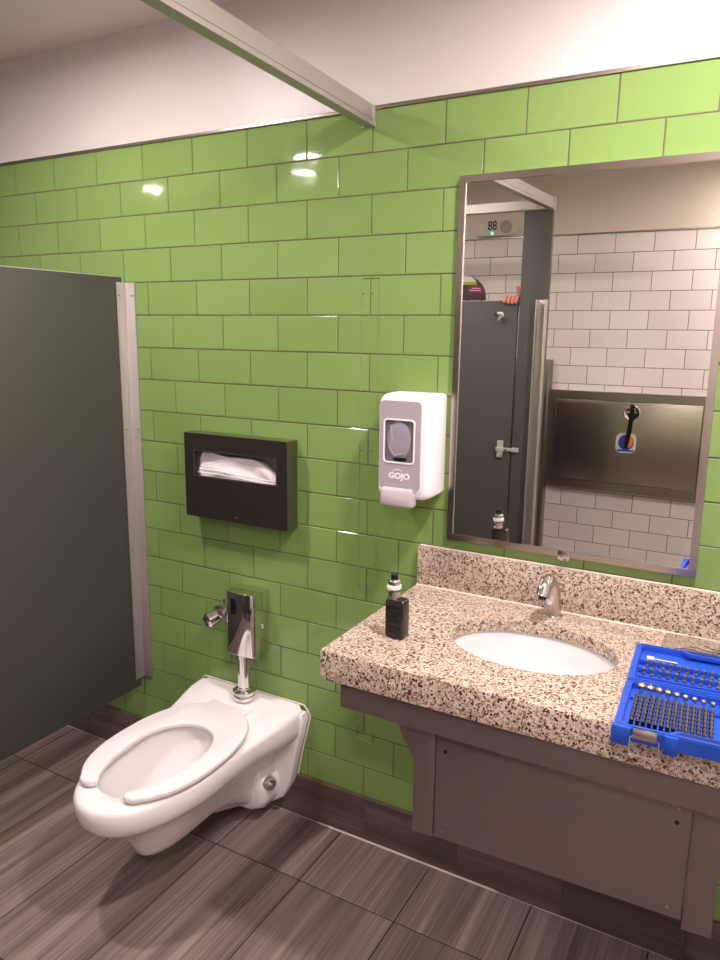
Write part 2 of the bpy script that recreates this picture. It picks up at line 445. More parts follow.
# floor tiles: joints measured at x = .757 + .308 k, y = -.257 - .607 j
mb = MB(); mb.box(XL, XR, YF, 0, -.06, -.0012, M['floor_grout'])
cells = []
for j in range(-1, 5):
    yb, yt = -.257-.607*(j+1), -.257-.607*j
    yt = min(yt, -.011); yb = max(yb, YF+.011)
    if yt-yb < .01: continue
    k = -10
    for k in range(-10, 9):
        a, b = .757+.3095*k, .757+.3095*(k+1)
        a, b = max(a, XL), min(b, XR)
        if b-a > .02: cells.append((a, b, yb, yt))
slab_tiles(mb, cells, M['floor'], 'z', 0, .0055, .0036)
struct(mb.build('floor', smooth=0))
for nm, face, ax, ys, x0 in (('baseboard_back', -.012, 'y-', (-.0105, -.0005), 1.458), ('baseboard_front', YF+.012, 'y+', (YF+.0005, YF+.0105), 1.40)):
    mb = MB(); mb.box(XL, XR, ys[0], ys[1], 0, BASE_H, M['grout'])
    cells = []
    for k in range(-12, 7):
        a, b = max(XL, x0+.3095*k), min(XR, x0+.3095*(k+1))
        if b-a > .02: cells.append((a, b, .0025, BASE_H))
    slab_tiles(mb, cells, M['base'], ax, face, .008, .002)
    struct(mb.build(nm, smooth=0))
# caulk bead along the floor, metal edge trims above the tile
mb = MB(); rnd = random.Random(5); pts = []; rr = []
x = XL+.02
while x < XR-.02:
    pts.append((x, -.0135, .0015)); rr.append(.0008+.0012*max(0, mnoise.noise(Vector((x*6, 1, 0))))+(.0022 if 1.3 < x < 1.9 else 0)); x += .02
mb.tube(pts, rr, M['caulk'], 8); struct(mb.build('trim_3'))
for nm, y0, y1, z in (('trim_1', -.0035, .0, TILE_TOP), ('trim_2', YF, YF+.0035, 2.128)):
    mb = MB(); mb.box(XL, XR, y0, y1, z-.001, z+.0085, M['trimm'], .001); struct(mb.build(nm))

# ------------------------------------------------------------------ ceiling lights
spots = [(.64, -.77, 'left', 'white recessed downlight in the ceiling above the toilet'),
         (2.38, -.64, 'right', 'white recessed downlight in the ceiling above the sink counter'),
         (-1.18, -1.88, 'farleft', 'white recessed downlight in the ceiling farthest left of the stall'),
         (-.11, -2.03, 'midleft', 'white recessed downlight in the ceiling over the neighbouring stall'),
         (.15, -1.64, 'mid', 'white recessed downlight in the ceiling just inside the stall door'),
         (2.60, -2.34, 'behind', 'white recessed downlight in the ceiling near the changing station wall')]  # unseen fill lamp, added to brighten the far wall in the mirror
for x, y, _, lb in spots:
    t = thing('ceiling_light', lb, 'light', (x, y, CEIL), 'recessed ceiling downlights')
    mb = MB(); mb.lathe([(.056, -.0005), (.085, -.0005), (.088, -.004), (.084, -.008), (.058, -.009), (.056, -.0005)], (x, y, CEIL), (0, 0, 1), M['lampw'], 40); mb.build('trim_ring', t)
    mb = MB(); mb.lathe([(0, -.001), (.055, -.001), (.055, -.0045), (0, -.0045)], (x, y, CEIL), (0, 0, 1), M[{'right': 'lens3', 'left': 'lens', 'behind': 'lens', 'farleft': 'lens2'}.get(_, 'lens2')], 40); mb.build('lens', t)

# ------------------------------------------------------------------ stall partition beside the toilet
SX = .525
def screw_head(mb, c, ax, r=.0048, m=None):
    mb.lathe([(r, 0), (r*.92, .0014), (r*.5, .0024), (0, .0026)], c, ax, m or M['screw'], 14)
t = thing('stall_partition', 'charcoal stall partition panel left of the toilet, fixed by a silver channel', 'partition', (SX, -.8, .3))
mb = MB(); mb.prism([(-.020, .292), (-1.50, .292), (-1.50, 1.738), (-.020, 1.738)], 'x', SX-.028, SX, M['laminate'], .0015, bevsides=True); mb.build('panel', t)
mb = MB(); mb.box(SX-.0275, SX-.0005, -1.50, -.021, 1.7382, 1.7405, M['laminate_edge']); mb.build('top_edge', t)  # pale strip painting the light caught along the panel top
mb = MB()
mb.prism([(SX+.002, -.047), (SX+.005, -.047), (SX+.005, -.006), (SX+.040, -.006), (SX+.040, -.0015), (SX+.002, -.0015)], 'z', .325, 1.722, M['alu'], .0006)
mb.prism([(SX-.030, -.047), (SX-.033, -.047), (SX-.033, -.006), (SX-.068, -.006), (SX-.068, -.0015), (SX-.030, -.0015)], 'z', .325, 1.722, M['alu'], .0006)
mb.box(SX-.030, SX+.002, -.006, -.0015, .325, 1.722, M['alu'])
for yy in (-.016, -.020): mb.box(SX+.005, SX+.0062, yy-.0008, yy+.0008, .326, 1.721, M['alu'])
br = mb.build('wall_bracket', t)
for z in (1.680, 1.237, .812, .366):
    for c, a in (((SX+.005, -.037, z), (1, 0, 0)), ((SX+.030, -.006, z), (0, -1, 0))):
        s = MB(); screw_head(s, c, a); s.build('screw', br)

# ------------------------------------------------------------------ overhead rail crossing the stall
t = thing('overhead_rail', 'silver aluminium headrail running from the green wall out above the stall', 'rail', (1.435, -.9, 2.12))
mb = MB()
def rail_sec(y, z):
    return [(1.450, y, z), (1.450, y, z+.010), (1.4485, y, z+.012), (1.450, y, z+.014), (1.450, y, z+.048), (1.446, y, z+.052),
            (1.424, y, z+.052), (1.419, y, z+.048), (1.419, y, z), (1.425, y, z-.001)]
mb.loft([rail_sec(-.004, 2.100), rail_sec(-1.792, 2.148)], M['alu_white']); mb.build('rail', t, smooth=0)
mb = MB(); mb.prism([(1.414, 2.098), (1.455, 2.098), (1.455, 2.108), (1.452, 2.118), (1.456, 2.130), (1.453, 2.150), (1.450, 2.152), (1.414, 2.152)], 'y', -.0045, -.0018, M['alu'], .0005)
mb.build('wall_flange', t)

# front of the stall: rail, pilasters, door
YD = -1.792
t = thing('overhead_rail', 'white metal headrail above the stall door, seen in the mirror', 'rail', (.2, YD-.012, 2.146))
mb = MB()
mb.prism([(YD-.026, 2.146), (YD, 2.146), (YD+.003, 2.150), (YD+.003, 2.190), (YD, 2.197), (YD-.026, 2.197)], 'x', XL+.002, 1.4175, M['alu_white']); r_ = mb.build('rail', t, smooth=0)
mb = MB(); screw_head(mb, (1.372, YD+.003, 2.163), (0, 1, 0), .005); mb.build('screw', t)
mb = MB(); mb.box(1.4505, 1.4545, YD-.028, YD+.002, 2.140, 2.203, M['alu_white'], .001); mb.build('end_cap', t)

t = thing('stall_pilaster', 'tall charcoal stall pilaster beside the door latch, reaching up to the headrail', 'pilaster', (1.38, YD-.014, 0))
mb = MB(); mb.box(1.312, 1.451, YD-.028, YD, .006, 2.1455, M['laminate'], .0015); mb.build('panel', t)
mb = MB(); mb.box(1.3135, 1.348, YD, YD+.010, .988, 1.011, M['hw'], .002); mb.build('strike_keeper', t)
mb = MB(); plate = rrect(1.309, 1.454, YD-.031, YD+.003, .002, 2); mb.prism(plate, 'z', 0, .09, M['alu'], .001); mb.build('floor_shoe', t)
mb = MB()
mb.box(1.403, 1.450, YD+.0002, YD+.004, .33, 1.734, M['alu'], .0008)
mb.box(1.403, 1.4065, YD+.004, YD+.042, .33, 1.734, M['alu'], .0008)
mb.box(1.4465, 1.450, YD+.004, YD+.046, .33, 1.734, M['alu_white'], .0008)
cb_ = mb.build('channel_bracket', t)
for z in (1.69, .60):
    s = MB(); screw_head(s, (1.427, YD+.004, z), (0, 1, 0)); s.build('screw', cb_)
t = thing('stall_pilaster', 'charcoal stall pilaster on the hinge side of the door', 'pilaster', (.52, YD-.014, 0))
mb = MB(); mb.box(.44, .605, YD-.028, YD, .006, 2.1455, M['laminate'], .0015); mb.build('panel', t)
mb = MB(); mb.prism(rrect(.437, .608, YD-.031, YD+.003, .002, 2), 'z', 0, .09, M['alu'], .001); mb.build('floor_shoe', t)

t = thing('stall_door', 'charcoal stall door reflected in the mirror, person holding its top edge', 'door', (.95, YD-.014, .30))
mb = MB(); mb.box(.612, 1.302, YD-.0265, YD-.0015, .30, 1.731, M['laminate'], .0015); mb.build('panel', t)
mb = MB(); mb.box(.612, 1.302, YD-.0265, YD-.0015, 1.7312, 1.7335, M['laminate_edge']); mb.build('top_edge', t)  # pale strip painting the light caught along the door top
mb = MB(); yy = YD-.0015
mb.box(1.236, 1.267, yy, yy+.012, .955, 1.042, M['hw'], .002); mb.box(1.230, 1.272, yy+.004, yy+.018, .985, 1.010, M['hw'], .004)
mb.lathe([(.008, 0), (.010, .004), (.010, .012), (0, .014)], (1.250, yy+.012, .968), (0, 1, 0), M['hw'], 16)
lt = mb.build('latch', t)
mb = MB(); mb.box(1.266, 1.318, yy+.004, yy+.009, .990, 1.007, M['hw'], .0015); mb.lathe([(.004, 0), (.004, .02), (.007, .022), (.007, .028), (0, .029)], (1.288, yy+.009, .998), (0, 1, 0), M['chrome'], 12)
mb.build('slide_bolt', lt)
mb = MB(); mb.lathe([(.015, 0), (.015, .003), (.008, .006), (.006, .010)], (1.221, yy, 1.664), (0, 1, 0), M['hw'], 18)
mb.tube([(1.221, yy+.008, 1.664), (1.221, yy+.030, 1.662), (1.221, yy+.046, 1.672)], [.006, .005, .007], M['hw'], 12)
mb.tube([(1.221, yy+.010, 1.660), (1.220, yy+.022, 1.642), (1.219, yy+.032, 1.636), (1.219, yy+.038, 1.642)], [.005, .005, .004, .004], M['hw'], 12)
mb.lathe([(.008, 0), (.008, .008), (0, .009)], (1.200, yy, 1.668), (0, 1, 0), M['black'], 12)
mb.build('coat_hook', t)
for z in (1.55, .50):
    mb = MB(); mb.box(.596, .630, yy, yy+.006, z-.03, z+.03, M['chrome'], .001); mb.tube([(.608, yy+.008, z-.03), (.608, yy+.008, z+.03)], .007, M['chrome'], 12); mb.build('hinge', t)

# ------------------------------------------------------------------ toilet
TX = 1.022
t = thing('toilet', 'white wall-hung toilet with open-front seat under the chrome flush valve', 'toilet', (TX, -.35, .0))
def outline(stations, n=0):
    L = [(TX-w, y) for y, w in stations]; Rr = [(TX+w, y) for y, w in stations]
    return Rr+L[::-1]
def O(ins, yback=-.006):
    st = [(yback, .214-ins), (-.05, .215-ins), (-.10, .209-ins), (-.16, .196-ins), (-.22, .186-ins), (-.30, .181-ins), (-.38, .181-ins)]
    for k in range(1, 15):
        a = PI/2*k/14; st.append((-.38-(.318-ins)*math.sin(a), (.181-ins)*max(math.cos(a), 1e-4)**.92))
    return outline(st)
def Bd(wb, wf, yf, wmid=None):
    st = [(-.012, wb), (-.10, wb*.92), (-.20, (wb+wf)/2*.96), (-.30, wf), (yf+.12, wf)]
    for k in range(1, 11):
        a = PI/2*k/10; st.append((yf+.12-.12*math.sin(a), wf*max(math.cos(a), 1e-4)**.8))
    return outline(st)
C0 = (TX, -.36); N = 96
def zdeck(y): 
    s = max(0, min(1, (y+.24)/.22)); return .020*s*s*(3-2*s)
RZ = .374
def ringof(poly, z, zf=None):
    out = []
    for k in range(N):
        p = ray_poly(poly, C0, 2*PI*(k+.5)/N); zz = z if zf is None else zf(p[1])
        out.append((p[0], p[1], zz))
    return out
def el(cy, a, bb, z): return ringof(ell(TX, cy, a, bb, 120), z)
lip = [el(-.40, .045, .06, .205), el(-.415, .078, .11, .232), el(-.43, .104, .152, .285), el(-.435, .124, .178, .330), el(-.438, .129, .187, .350)]
bowl_in = lip+[el(-.438, .128, .186, .358), el(-.438, .130, .188, RZ-.003), el(-.438, .134, .193, RZ)]
outer = [ringof(O(.016), 0, lambda y: RZ+zdeck(y)), ringof(O(.006), 0, lambda y: RZ-.003+zdeck(y)), ringof(O(0), 0, lambda y: RZ-.012+zdeck(y)*.8),
         ringof(O(0), .335), ringof(O(.004), .312), ringof(O(.018), .292), ringof(O(.040), .276), ringof(O(.062), .262),
         ringof(Bd(.124, .108, -.580), .238), ringof(Bd(.114, .090, -.555), .19), ringof(Bd(.106, .076, -.535), .15),
         ringof(Bd(.098, .060, -.530), 0, lambda y: .132 if y < -.22 else .132-(.072*min(1, (y+.22)/.14))),
         ringof(Bd(.080, .042, -.510), 0, lambda y: .122 if y < -.22 else .122-(.080*min(1, (y+.22)/.14)))]
mb = MB()
mb.loft(bowl_in+outer, M['porcelain'], True, True)
# wall plate with sloping sides and outlet bulge
pl = [(.218, .381), (.227, .360), (.198, .24), (.176, .13), (.150, .072), (.105, .040), (.05, .030)]
mb.prism([(TX+a, z) for a, z in pl]+[(TX-a, z) for a, z in pl[::-1]], 'y', -.046, -.004, M['porcelain'], .008, 3)
bl = [(.100, .20), (.135, .15), (.138, .10), (.120, .062), (.08, .040), (.03, .034)]
for ya, yb, s in ((-.13, -.02, 1.0),):
    mb.prism([(TX+a*s, z) for a, z in bl]+[(TX-a*s, z) for a, z in bl[::-1]], 'y', ya, yb, M['porcelain'], .030, 5)
bowl = mb.build('bowl', t, smooth=50)
mb = MB(); mb.lathe([(0, .2255), (.070, .2255)], (TX, -.41, 0), (0, 0, 1), mat('toilet_water', (214, 216, 210), .02, trans=.6, ior=1.33), 32)
mb.build('water', t)
# caulk around the plate
mb = MB(); pp = [(TX+a+.002, -.004, z) for a, z in pl]; qq = [(TX-a-.002, -.004, z) for a, z in pl[::-1]]
mb.tube([(TX-.10, -.004, .397), (TX+.10, -.004, .397)]+[(TX+.205, -.004, .397)]+pp, .003, M['caulk'], 8)
mb.tube(qq+[(TX-.205, -.004, .397), (TX-.10, -.004, .397)], .003, M['caulk'], 8); mb.build('caulk_bead', t)
for sx in (1, -1):
    mb = MB(); c = (TX+sx*.136, -.100, .150); ax = (sx*.75, -.65, .12)
    mb.lathe([(.0215, -.030), (.0225, -.004), (.023, .004), (.020, .008), (.015, .009)], c, ax, M['chrome'], 24)
    mb.lathe([(.0150, .0085), (.0150, .0145), (.010, .018), (0, .019)], c, ax, M['chrome'], 6); mb.build('bolt_cap', t)
# open front seat
def seat_poly():
    pts = []
    def se(cx, cy, a, bb, bf, th, e):
        bf = bf
        c, s = math.cos(th), math.sin(th); b_ = bb if s > 0 else bf
        return (cx+a*math.copysign(abs(c)**(2/e), c), cy+b_*math.copysign(abs(s)**(2/e), s))
    a0 = -58; a1 = 238
    for k in range(61): pts.append(se(TX, -.40, .180, .268, .254, math.radians(a0+(a1-a0)*k/60), 2.35))
    inner = []
    b0 = -63; b1 = 243
    for k in range(49): inner.append(se(TX+.005, -.41, .111, .146, .226, math.radians(b0+(b1-b0)*k/48), 2.1))
    # rounded tips
    def tip(p, q):
        mx_, my_ = (p[0]+q[0])/2, (p[1]+q[1])/2; r = math.hypot(p[0]-q[0], p[1]-q[1])/2
        ang = math.atan2(p[1]-my_, p[0]-mx_); return mx_, my_, r, ang
    out = list(pts)
    mx_, my_, r, ang = tip(pts[-1], inner[-1])
    for k in range(1, 8): a = ang+PI*k/8; out.append((mx_+r*math.cos(a), my_+r*math.sin(a)*.75))
    out += inner[::-1]
    mx_, my_, r, ang = tip(inner[0], pts[0])
    for k in range(1, 8): a = ang+PI*k/8; out.append((mx_+r*math.cos(a), my_+r*math.sin(a)*.75))
    return out
mb = MB(); mb.prism(seat_poly(), 'z', RZ+.005, RZ+.024, M['seat'], .0065, 3); mb.box(TX-.075, TX+.075, -.150, -.118, RZ+.006, RZ+.020, M['seat'], .005)
st_ = mb.build('seat', t, smooth=50)
for sx in (-1, 1):
    for y in (-.30, -.58):
        mb = MB(); mb.box(TX+sx*(.150 if y > -.5 else .095)-.012, TX+sx*(.150 if y > -.5 else .095)+.012, y-.008, y+.008, RZ+.0005, RZ+.006, M['seat'], .002); mb.build('bumper', st_)
    mb = MB(); mb.lathe([(.010, 0), (.010, .004), (.006, .007), (0, .008)], (TX+sx*.070, -.112, RZ+.010), (0, 0, 1), M['seat'], 16); mb.build('hinge', st_)

# flush valve
FX, FY = 1.030, -.058
t = thing('flush_valve', 'chrome sensor flush valve on the green wall above the toilet', 'flush valve', (FX, FY, .39))
mb = MB(); mb.lathe([(.0200, 0), (.0200, .17)], (FX, FY, .392), (0, 0, 1), M['chrome'], 28); mb.build('flush_pipe', t)
mb = MB(); mb.lathe([(.0345, 0), (.0355, .003), (.0355, .013), (.0330, .016), (.0330, .020), (.0375, .023), (.0375, .029), (.030, .034), (.0235, .037), (.0235, .040)], (FX, FY, .3945), (0, 0, 1), M['chrome'], 32); mb.build('spud_coupling', t)
mb = MB(); mb.lathe([(.0245, 0), (.0245, .018), (.021, .022)], (FX, FY, .535), (0, 0, 1), M['chrome'], 28); mb.build('tailpiece_nut', t)
mb = MB()
HXc = 1.034
sec = [(HXc-.056, -.0015), (HXc-.056, -.070), (HXc-.053, -.079), (HXc-.042, -.084), (HXc, -.0885), (HXc+.042, -.084), (HXc+.053, -.079), (HXc+.056, -.070), (HXc+.056, -.0015)]
mb.prism(sec, 'z', .552, .762, M['chrome'], .003, 3); hs = mb.build('sensor_housing', t, smooth=50)
mb = MB(); mb.prism(rrect(HXc-.028, HXc-.006, .690, .742, .003, 3), 'y', -.0898, -.084, M['chrome_dark'], .0006); mb.build('sensor_window', hs)
mb = MB(); mb.lathe([(.008, 0), (.009, .004), (.007, .008), (.003, .009)], (HXc+.056, -.035, .650), (1, 0, 0), M['chrome'], 16); mb.build('override_button', t)
mb = MB()
mb.lathe([(.034, .0), (.033, .004), (.022, .012), (.020, .014), (.020, .030)], (.925, -.002, .664), (0, -1, 0), M['chrome'], 28)
mb.tube([(.925, -.028, .664), (.925, -.050, .664)], [.025, .025], M['chrome'], 24)
mb.tube([(.925, -.042, .664), (.945, -.044, .664), (.9855, -.044, .664)], .017, M['chrome'], 20)
mb.lathe([(.024, 0), (.024, .012), (.019, .014)], (.950, -.044, .664), (1, 0, 0), M['chrome'], 6)
sv = mb.build('stop_valve', t)
mb = MB(); mb.lathe([(.024, -.02), (.024, .018), (.027, .020), (.027, .032), (.022, .038), (.018, .041)], (.912, -.046, .650), (-.42, -.80, -.32), M['chrome'], 28)
mb.lathe([(.017, .0405), (.017, .0445), (0, .045)], (.912, -.046, .650), (-.42, -.80, -.32), M['chrome_dark'], 24); mb.build('stop_cap', sv)

# ------------------------------------------------------------------ seat cover dispenser
t = thing('seat_cover_dispenser', 'dark bronze toilet seat cover dispenser on the green tile wall', 'dispenser', (1.005, -.03, .98))
X0, X1, Z0, Z1, YD1 = .806, 1.203, .981, 1.252, -.056
mb = MB()
def rectn(x0, x1, z0, z1, n=7):  # 4n points
    P = [(x0, z0), (x1, z0), (x1, z1), (x0, z1)]; o = []
    for i in range(4):
        a, b = P[i], P[(i+1) % 4]
        for k in range(n): o.append((a[0]+(b[0]-a[0])*k/n, a[1]+(b[1]-a[1])*k/n))
    return o
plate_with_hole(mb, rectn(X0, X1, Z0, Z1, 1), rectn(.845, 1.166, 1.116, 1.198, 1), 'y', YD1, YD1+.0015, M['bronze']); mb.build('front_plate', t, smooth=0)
mb = MB()
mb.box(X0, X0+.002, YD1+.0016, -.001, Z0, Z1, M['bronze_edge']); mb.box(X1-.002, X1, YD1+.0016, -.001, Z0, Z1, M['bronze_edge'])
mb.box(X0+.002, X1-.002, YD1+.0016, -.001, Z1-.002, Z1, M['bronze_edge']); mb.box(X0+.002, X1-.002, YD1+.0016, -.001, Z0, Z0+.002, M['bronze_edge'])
mb.box(X0+.002, X1-.002, -.003, -.0008, Z0+.002, Z1-.002, M['alu']); mb.build('housing', t, smooth=0)
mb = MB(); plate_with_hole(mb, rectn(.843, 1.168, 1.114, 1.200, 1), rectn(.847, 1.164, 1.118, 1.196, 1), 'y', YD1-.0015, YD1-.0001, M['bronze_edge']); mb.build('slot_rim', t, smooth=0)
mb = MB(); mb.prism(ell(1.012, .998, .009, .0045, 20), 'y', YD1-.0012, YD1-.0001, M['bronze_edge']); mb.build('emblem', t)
# stack of covers inside
mb = MB(); g = bmesh.new(); nx, nz = 44, 14; grid = []
for j in range(nz+1):
    row = []
    for i in range(nx+1):
        u, v = i/nx, j/nz; x = .850+.311*u
        top = 1.184+.010*math.exp(-((u-.15)/.15)**2)-.052*max(0, (u-.62)/.38)**2*1.0-.020*max(0, .06-u)/.06
        z = .996+(top-.996)*v
        y = -.040+.006*math.sin(u*9+v*2)*v-.008*(v > .93)*0+.003*math.sin(v*22+u*5)
        row.append(g.verts.new((x, y, z)))
    grid.append(row)
for j in range(nz):
    for i in range(nx): g.faces.new((grid[j][i], grid[j][i+1], grid[j+1][i+1], grid[j+1][i]))
r = bmesh.ops.extrude_face_region(g, geom=list(g.faces))
for v in r['geom']:
    if isinstance(v, bmesh.types.BMVert): v.co.y += .016
bmesh.ops.recalc_face_normals(g, faces=g.faces)
mb.merge(g, M['paper'])
for k in range(2):
    mb.tube([(.856+.006*k, -.053+.003*k, 1.128+.010*k), (.95, -.054+.003*k, 1.128+.010*k), (1.06, -.053+.003*k, 1.122+.010*k), (1.158, -.053+.003*k, 1.120+.006*k)], .0016, M['paper'], 8)
tag(mb.build('paper_seat_covers', loc=(1.005, -.035, .995), smooth=60), 'folded white paper seat covers showing in the dispenser slot', 'paper')

# ------------------------------------------------------------------ soap dispenser
t = thing('soap_dispenser', 'white and grey soap dispenser on the green wall left of the mirror', 'soap dispenser', (1.606, -.05, 1.14))
mb = MB()
def ssec(y, x0, x1, z0, z1, r): return [(p[0], y, p[1]) for p in rrect(x0, x1, z0, z1, r, 6)]
mb.loft([ssec(-.0015, 1.532, 1.681, 1.144, 1.415, .012), ssec(-.045, 1.531, 1.681, 1.142, 1.415, .014), ssec(-.075, 1.530, 1.679, 1.140, 1.414, .016),
         ssec(-.092, 1.531, 1.676, 1.140, 1.411, .020), ssec(-.102, 1.534, 1.672, 1.143, 1.405, .022), ssec(-.107, 1.540, 1.666, 1.150, 1.396, .020)], M['plastic_w'])
mb.build('back_housing', t, smooth=60)
mb = MB(); outer_ = rrect(1.541, 1.658, 1.166, 1.399, .012, 6); inner_ = rrect(1.555, 1.641, 1.238, 1.350, .009, 6)
plate_with_hole(mb, outer_, inner_, 'y', -.1135, -.108, M['plastic_g']); fc = mb.build('front_cover', t, smooth=40)
mb = MB(); plate_with_hole(mb, rrect(1.5525, 1.6435, 1.2355, 1.3525, .011, 6), rrect(1.5565, 1.6395, 1.2395, 1.3485, .008, 6), 'y', -.1155, -.1136, M['plastic_w']); mb.build('window_rim', fc, smooth=40)
mb = MB(); mb.prism(inner_, 'y', -.1092, -.1082, M['smoke']); mb.build('window_recess', fc)
mb = MB(); mb.prism(rrect(1.556, 1.640, 1.239, 1.349, .008, 6), 'y', -.1135, -.1128, M['clear']); mb.build('window_pane', fc)
mb = MB()
mb.loft([[(p[0], y, p[1]) for p in q] for y, q in ((-.1092, ell(1.595, 1.296, .034, .050, 28)), (-.1108, ell(1.596, 1.296, .030, .046, 28)), (-.1120, ell(1.597, 1.300, .018, .030, 28)))], M['bag_soap'])
mb.tube([(1.572, -.1118, 1.335), (1.578, -.1122, 1.30), (1.570, -.1120, 1.275), (1.585, -.1122, 1.255), (1.606, -.112, 1.262)], .0018, M['plastic_g2'], 8)
mb.prism(ell(1.600, 1.246, .020, .005, 20), 'y', -.1124, -.1094, M['black'])
tag(mb.build('soap_pouch', loc=(1.598, -.11, 1.25), smooth=60), 'clear soap refill pouch behind the dispenser window', 'soap refill')
text_mesh('GOJO', .0215, 'logo', M['ink_w'], fc, (1.600, -.1140, 1.2015), (1, 0, 0), (0, 0, 1), .0008, sx=1.08, shear=.0)
mb = MB(); mb.tube([(1.580+.028*k/8, -.1143, 1.2135+.006*math.sin(PI*k/9)) for k in range(9)], .0007, M['ink_w'], 6); mb.build('logo_arc', fc)
mb = MB(); mb.loft([[(p[0], y, p[1]) for p in rrect(1.549+i, 1.644-i, 1.120+i, 1.170-i, .009, 6)] for y, i in ((-.098, 0), (-.118, 0), (-.124, .002), (-.127, .006))], M['plastic_g2'])
mb.build('push_bar', t, smooth=50)

# ------------------------------------------------------------------ mirror
MX0, MX1, MZ0, MZ1 = 1.700, 2.322, 1.022, 1.953
t = thing('wall_mirror', 'large framed mirror hung on the green tiles above the sink', 'mirror', (2.007, -.01, MZ0))
mb = MB(); fw = .017
P4 = [(MX0, MZ0), (MX1, MZ0), (MX1, MZ1), (MX0, MZ1)]; Q4 = [(MX0+fw, MZ0+fw), (MX1-fw, MZ0+fw), (MX1-fw, MZ1-fw), (MX0+fw, MZ1-fw)]
for i in range(4):
    j = (i+1) % 4; g = bmesh.new()
    a, b, c, d = P4[i], P4[j], Q4[j], Q4[i]
    F = [g.verts.new((p[0], -.016, p[1])) for p in (a, b, c, d)]; K = [g.verts.new((p[0], -.001, p[1])) for p in (a, b, c, d)]
    g.faces.new(F); g.faces.new(K[::-1])
    for k in range(4): g.faces.new((F[k], K[k], K[(k+1) % 4], F[(k+1) % 4]))
    bmesh.ops.recalc_face_normals(g, faces=g.faces); bmesh.ops.bevel(g, geom=list(g.edges), offset=.0012, segments=2, affect='EDGES')
    mb.merge(g, M['steel_mirror'])
mb.build('frame', t, smooth=30)
mb = MB(); mb.box(MX0+fw-.004, MX1-fw+.004, -.0118, -.004, MZ0+fw-.004, MZ1-fw+.004, M['mirror']); gl = mb.build('glass', t, smooth=0)
mb = MB(); 
mb.lathe([(.0125, 0), (.0125, .0002), (0, .0002)], (1.748, -.0119, 1.075), (0, -1, 0), M['etch'], 28)
mb.build('etched_mark', gl)
mb = MB(); mb.box(2.002, 2.034, -.0185, -.0165, MZ0-.006, MZ0+.016, M['steel_mirror'], .001); mb.box(2.006, 2.030, -.0165, -.001, MZ0-.009, MZ0-.001, M['steel_mirror'], .001); mb.build('clip', t)

# ------------------------------------------------------------------ counter
CX0, CX1, CYF, CZ, CT = 1.618, 2.90, -.527, .880, .070
SCX, SCY, SA, SB = 2.016, -.262, .189, .133
t = thing('counter', 'speckled beige stone sink counter with raised backsplash', 'counter', (2.25, -.26, CZ-CT))
mb = MB(); n = 96
oc = []; ic = []
hx0, hx1 = SCX-.25, SCX+.25; rect = [(hx0, CYF), (hx1, CYF), (hx1, -.001), (hx0, -.001)]
for k in range(n):
    a = 2*PI*k/n; ic.append((SCX+SA*math.cos(a), SCY+SB*math.sin(a))); oc.append(ray_poly(rect, (SCX, SCY), a))
# snap corners
for cpt in rect:
    i = min(range(n), key=lambda q: (oc[q][0]-cpt[0])**2+(oc[q][1]-cpt[1])**2); oc[i] = cpt
g = bmesh.new(); bvr = .003
oT = [g.verts.new((p[0], p[1]+(bvr if p[1] < CYF+1e-6 else 0), CZ)) for p in oc]; iT = [g.verts.new((*p, CZ)) for p in ic]
iT2 = [g.verts.new((SCX+(SA-.0)*math.cos(2*PI*k/n), SCY+(SB-.0)*math.sin(2*PI*k/n), CZ-.028)) for k in range(n)]
iB = [g.verts.new((SCX+(SA+.02)*math.cos(2*PI*k/n), SCY+(SB+.02)*math.sin(2*PI*k/n), CZ-.0285)) for k in range(n)]
for k in range(n):
    j = (k+1) % n
    g.faces.new((iT[k], iT[j], oT[j], oT[k])); g.faces.new((iT2[k], iT2[j], iT[j], iT[k])); g.faces.new((iB[k], iB[j], iT2[j], iT2[k]))
bmesh.ops.recalc_face_normals(g, faces=g.faces); mb.merge(g, M['quartz'])
for a, b in ((CX0, hx0), (hx1, CX1)):
    mb.prism([(CYF+bvr, CZ), (-.001, CZ), (-.001, CZ-.03), (CYF+bvr, CZ-.03)], 'x', a, b, M['quartz'])
# front apron and left return
mb.prism([(CYF+bvr, CZ), (CYF+.001, CZ-.001), (CYF, CZ-bvr), (CYF, CZ-CT+.002), (CYF+.002, CZ-CT), (CYF+.022, CZ-CT), (CYF+.022, CZ-.029), (CYF+bvr, CZ-.029)], 'x', CX0-.0, CX1, M['quartz'])
mb.box(CX0-.0005, CX0+.02, CYF+.004, -.001, CZ-CT, CZ-.0005, M['quartz'])
mb.build('worktop', t, smooth=30)
mb = MB(); mb.box(CX0, CX1, -.021, -.001, CZ+.0005, .990, M['quartz'], .0015); mb.build('backsplash', t)
mb = MB(); mb.tube([(CX0, -.0225, CZ+.001), (CX1, -.0225, CZ+.001)], .002, M['caulk'], 6)
mb.tube([(CX0, -.002, .991), (CX1, -.002, .991)], .0022, M['caulk'], 6); mb.build('caulk_bead', t)
mb = MB(); rings = []
for a, b_, z in ((SA+.022, SB+.022, CZ-.0295), (SA+.006, SB+.006, CZ-.0295), (SA+.002, SB+.002, CZ-.040), (SA-.010, SB-.008, CZ-.075), (SA-.035, SB-.026, CZ-.115), (SA-.075, SB-.052, CZ-.145), (SA-.125, SB-.085, CZ-.160), (.024, .024, CZ-.166), (.022, .022, CZ-.172)):
    rings.append([(SCX+a*math.cos(2*PI*k/72), SCY+b_*math.sin(2*PI*k/72), z) for k in range(72)])
mb.loft(rings, M['basin'], False, False)
rings2 = [[(x+(.010*(x-SCX)/SA), y+(.010*(y-SCY)/SB), z-.010) for x, y, z in r_] for r_ in rings[1:-1]]
mb.loft([rings[0]]+rings2, M['basin'], False, True)
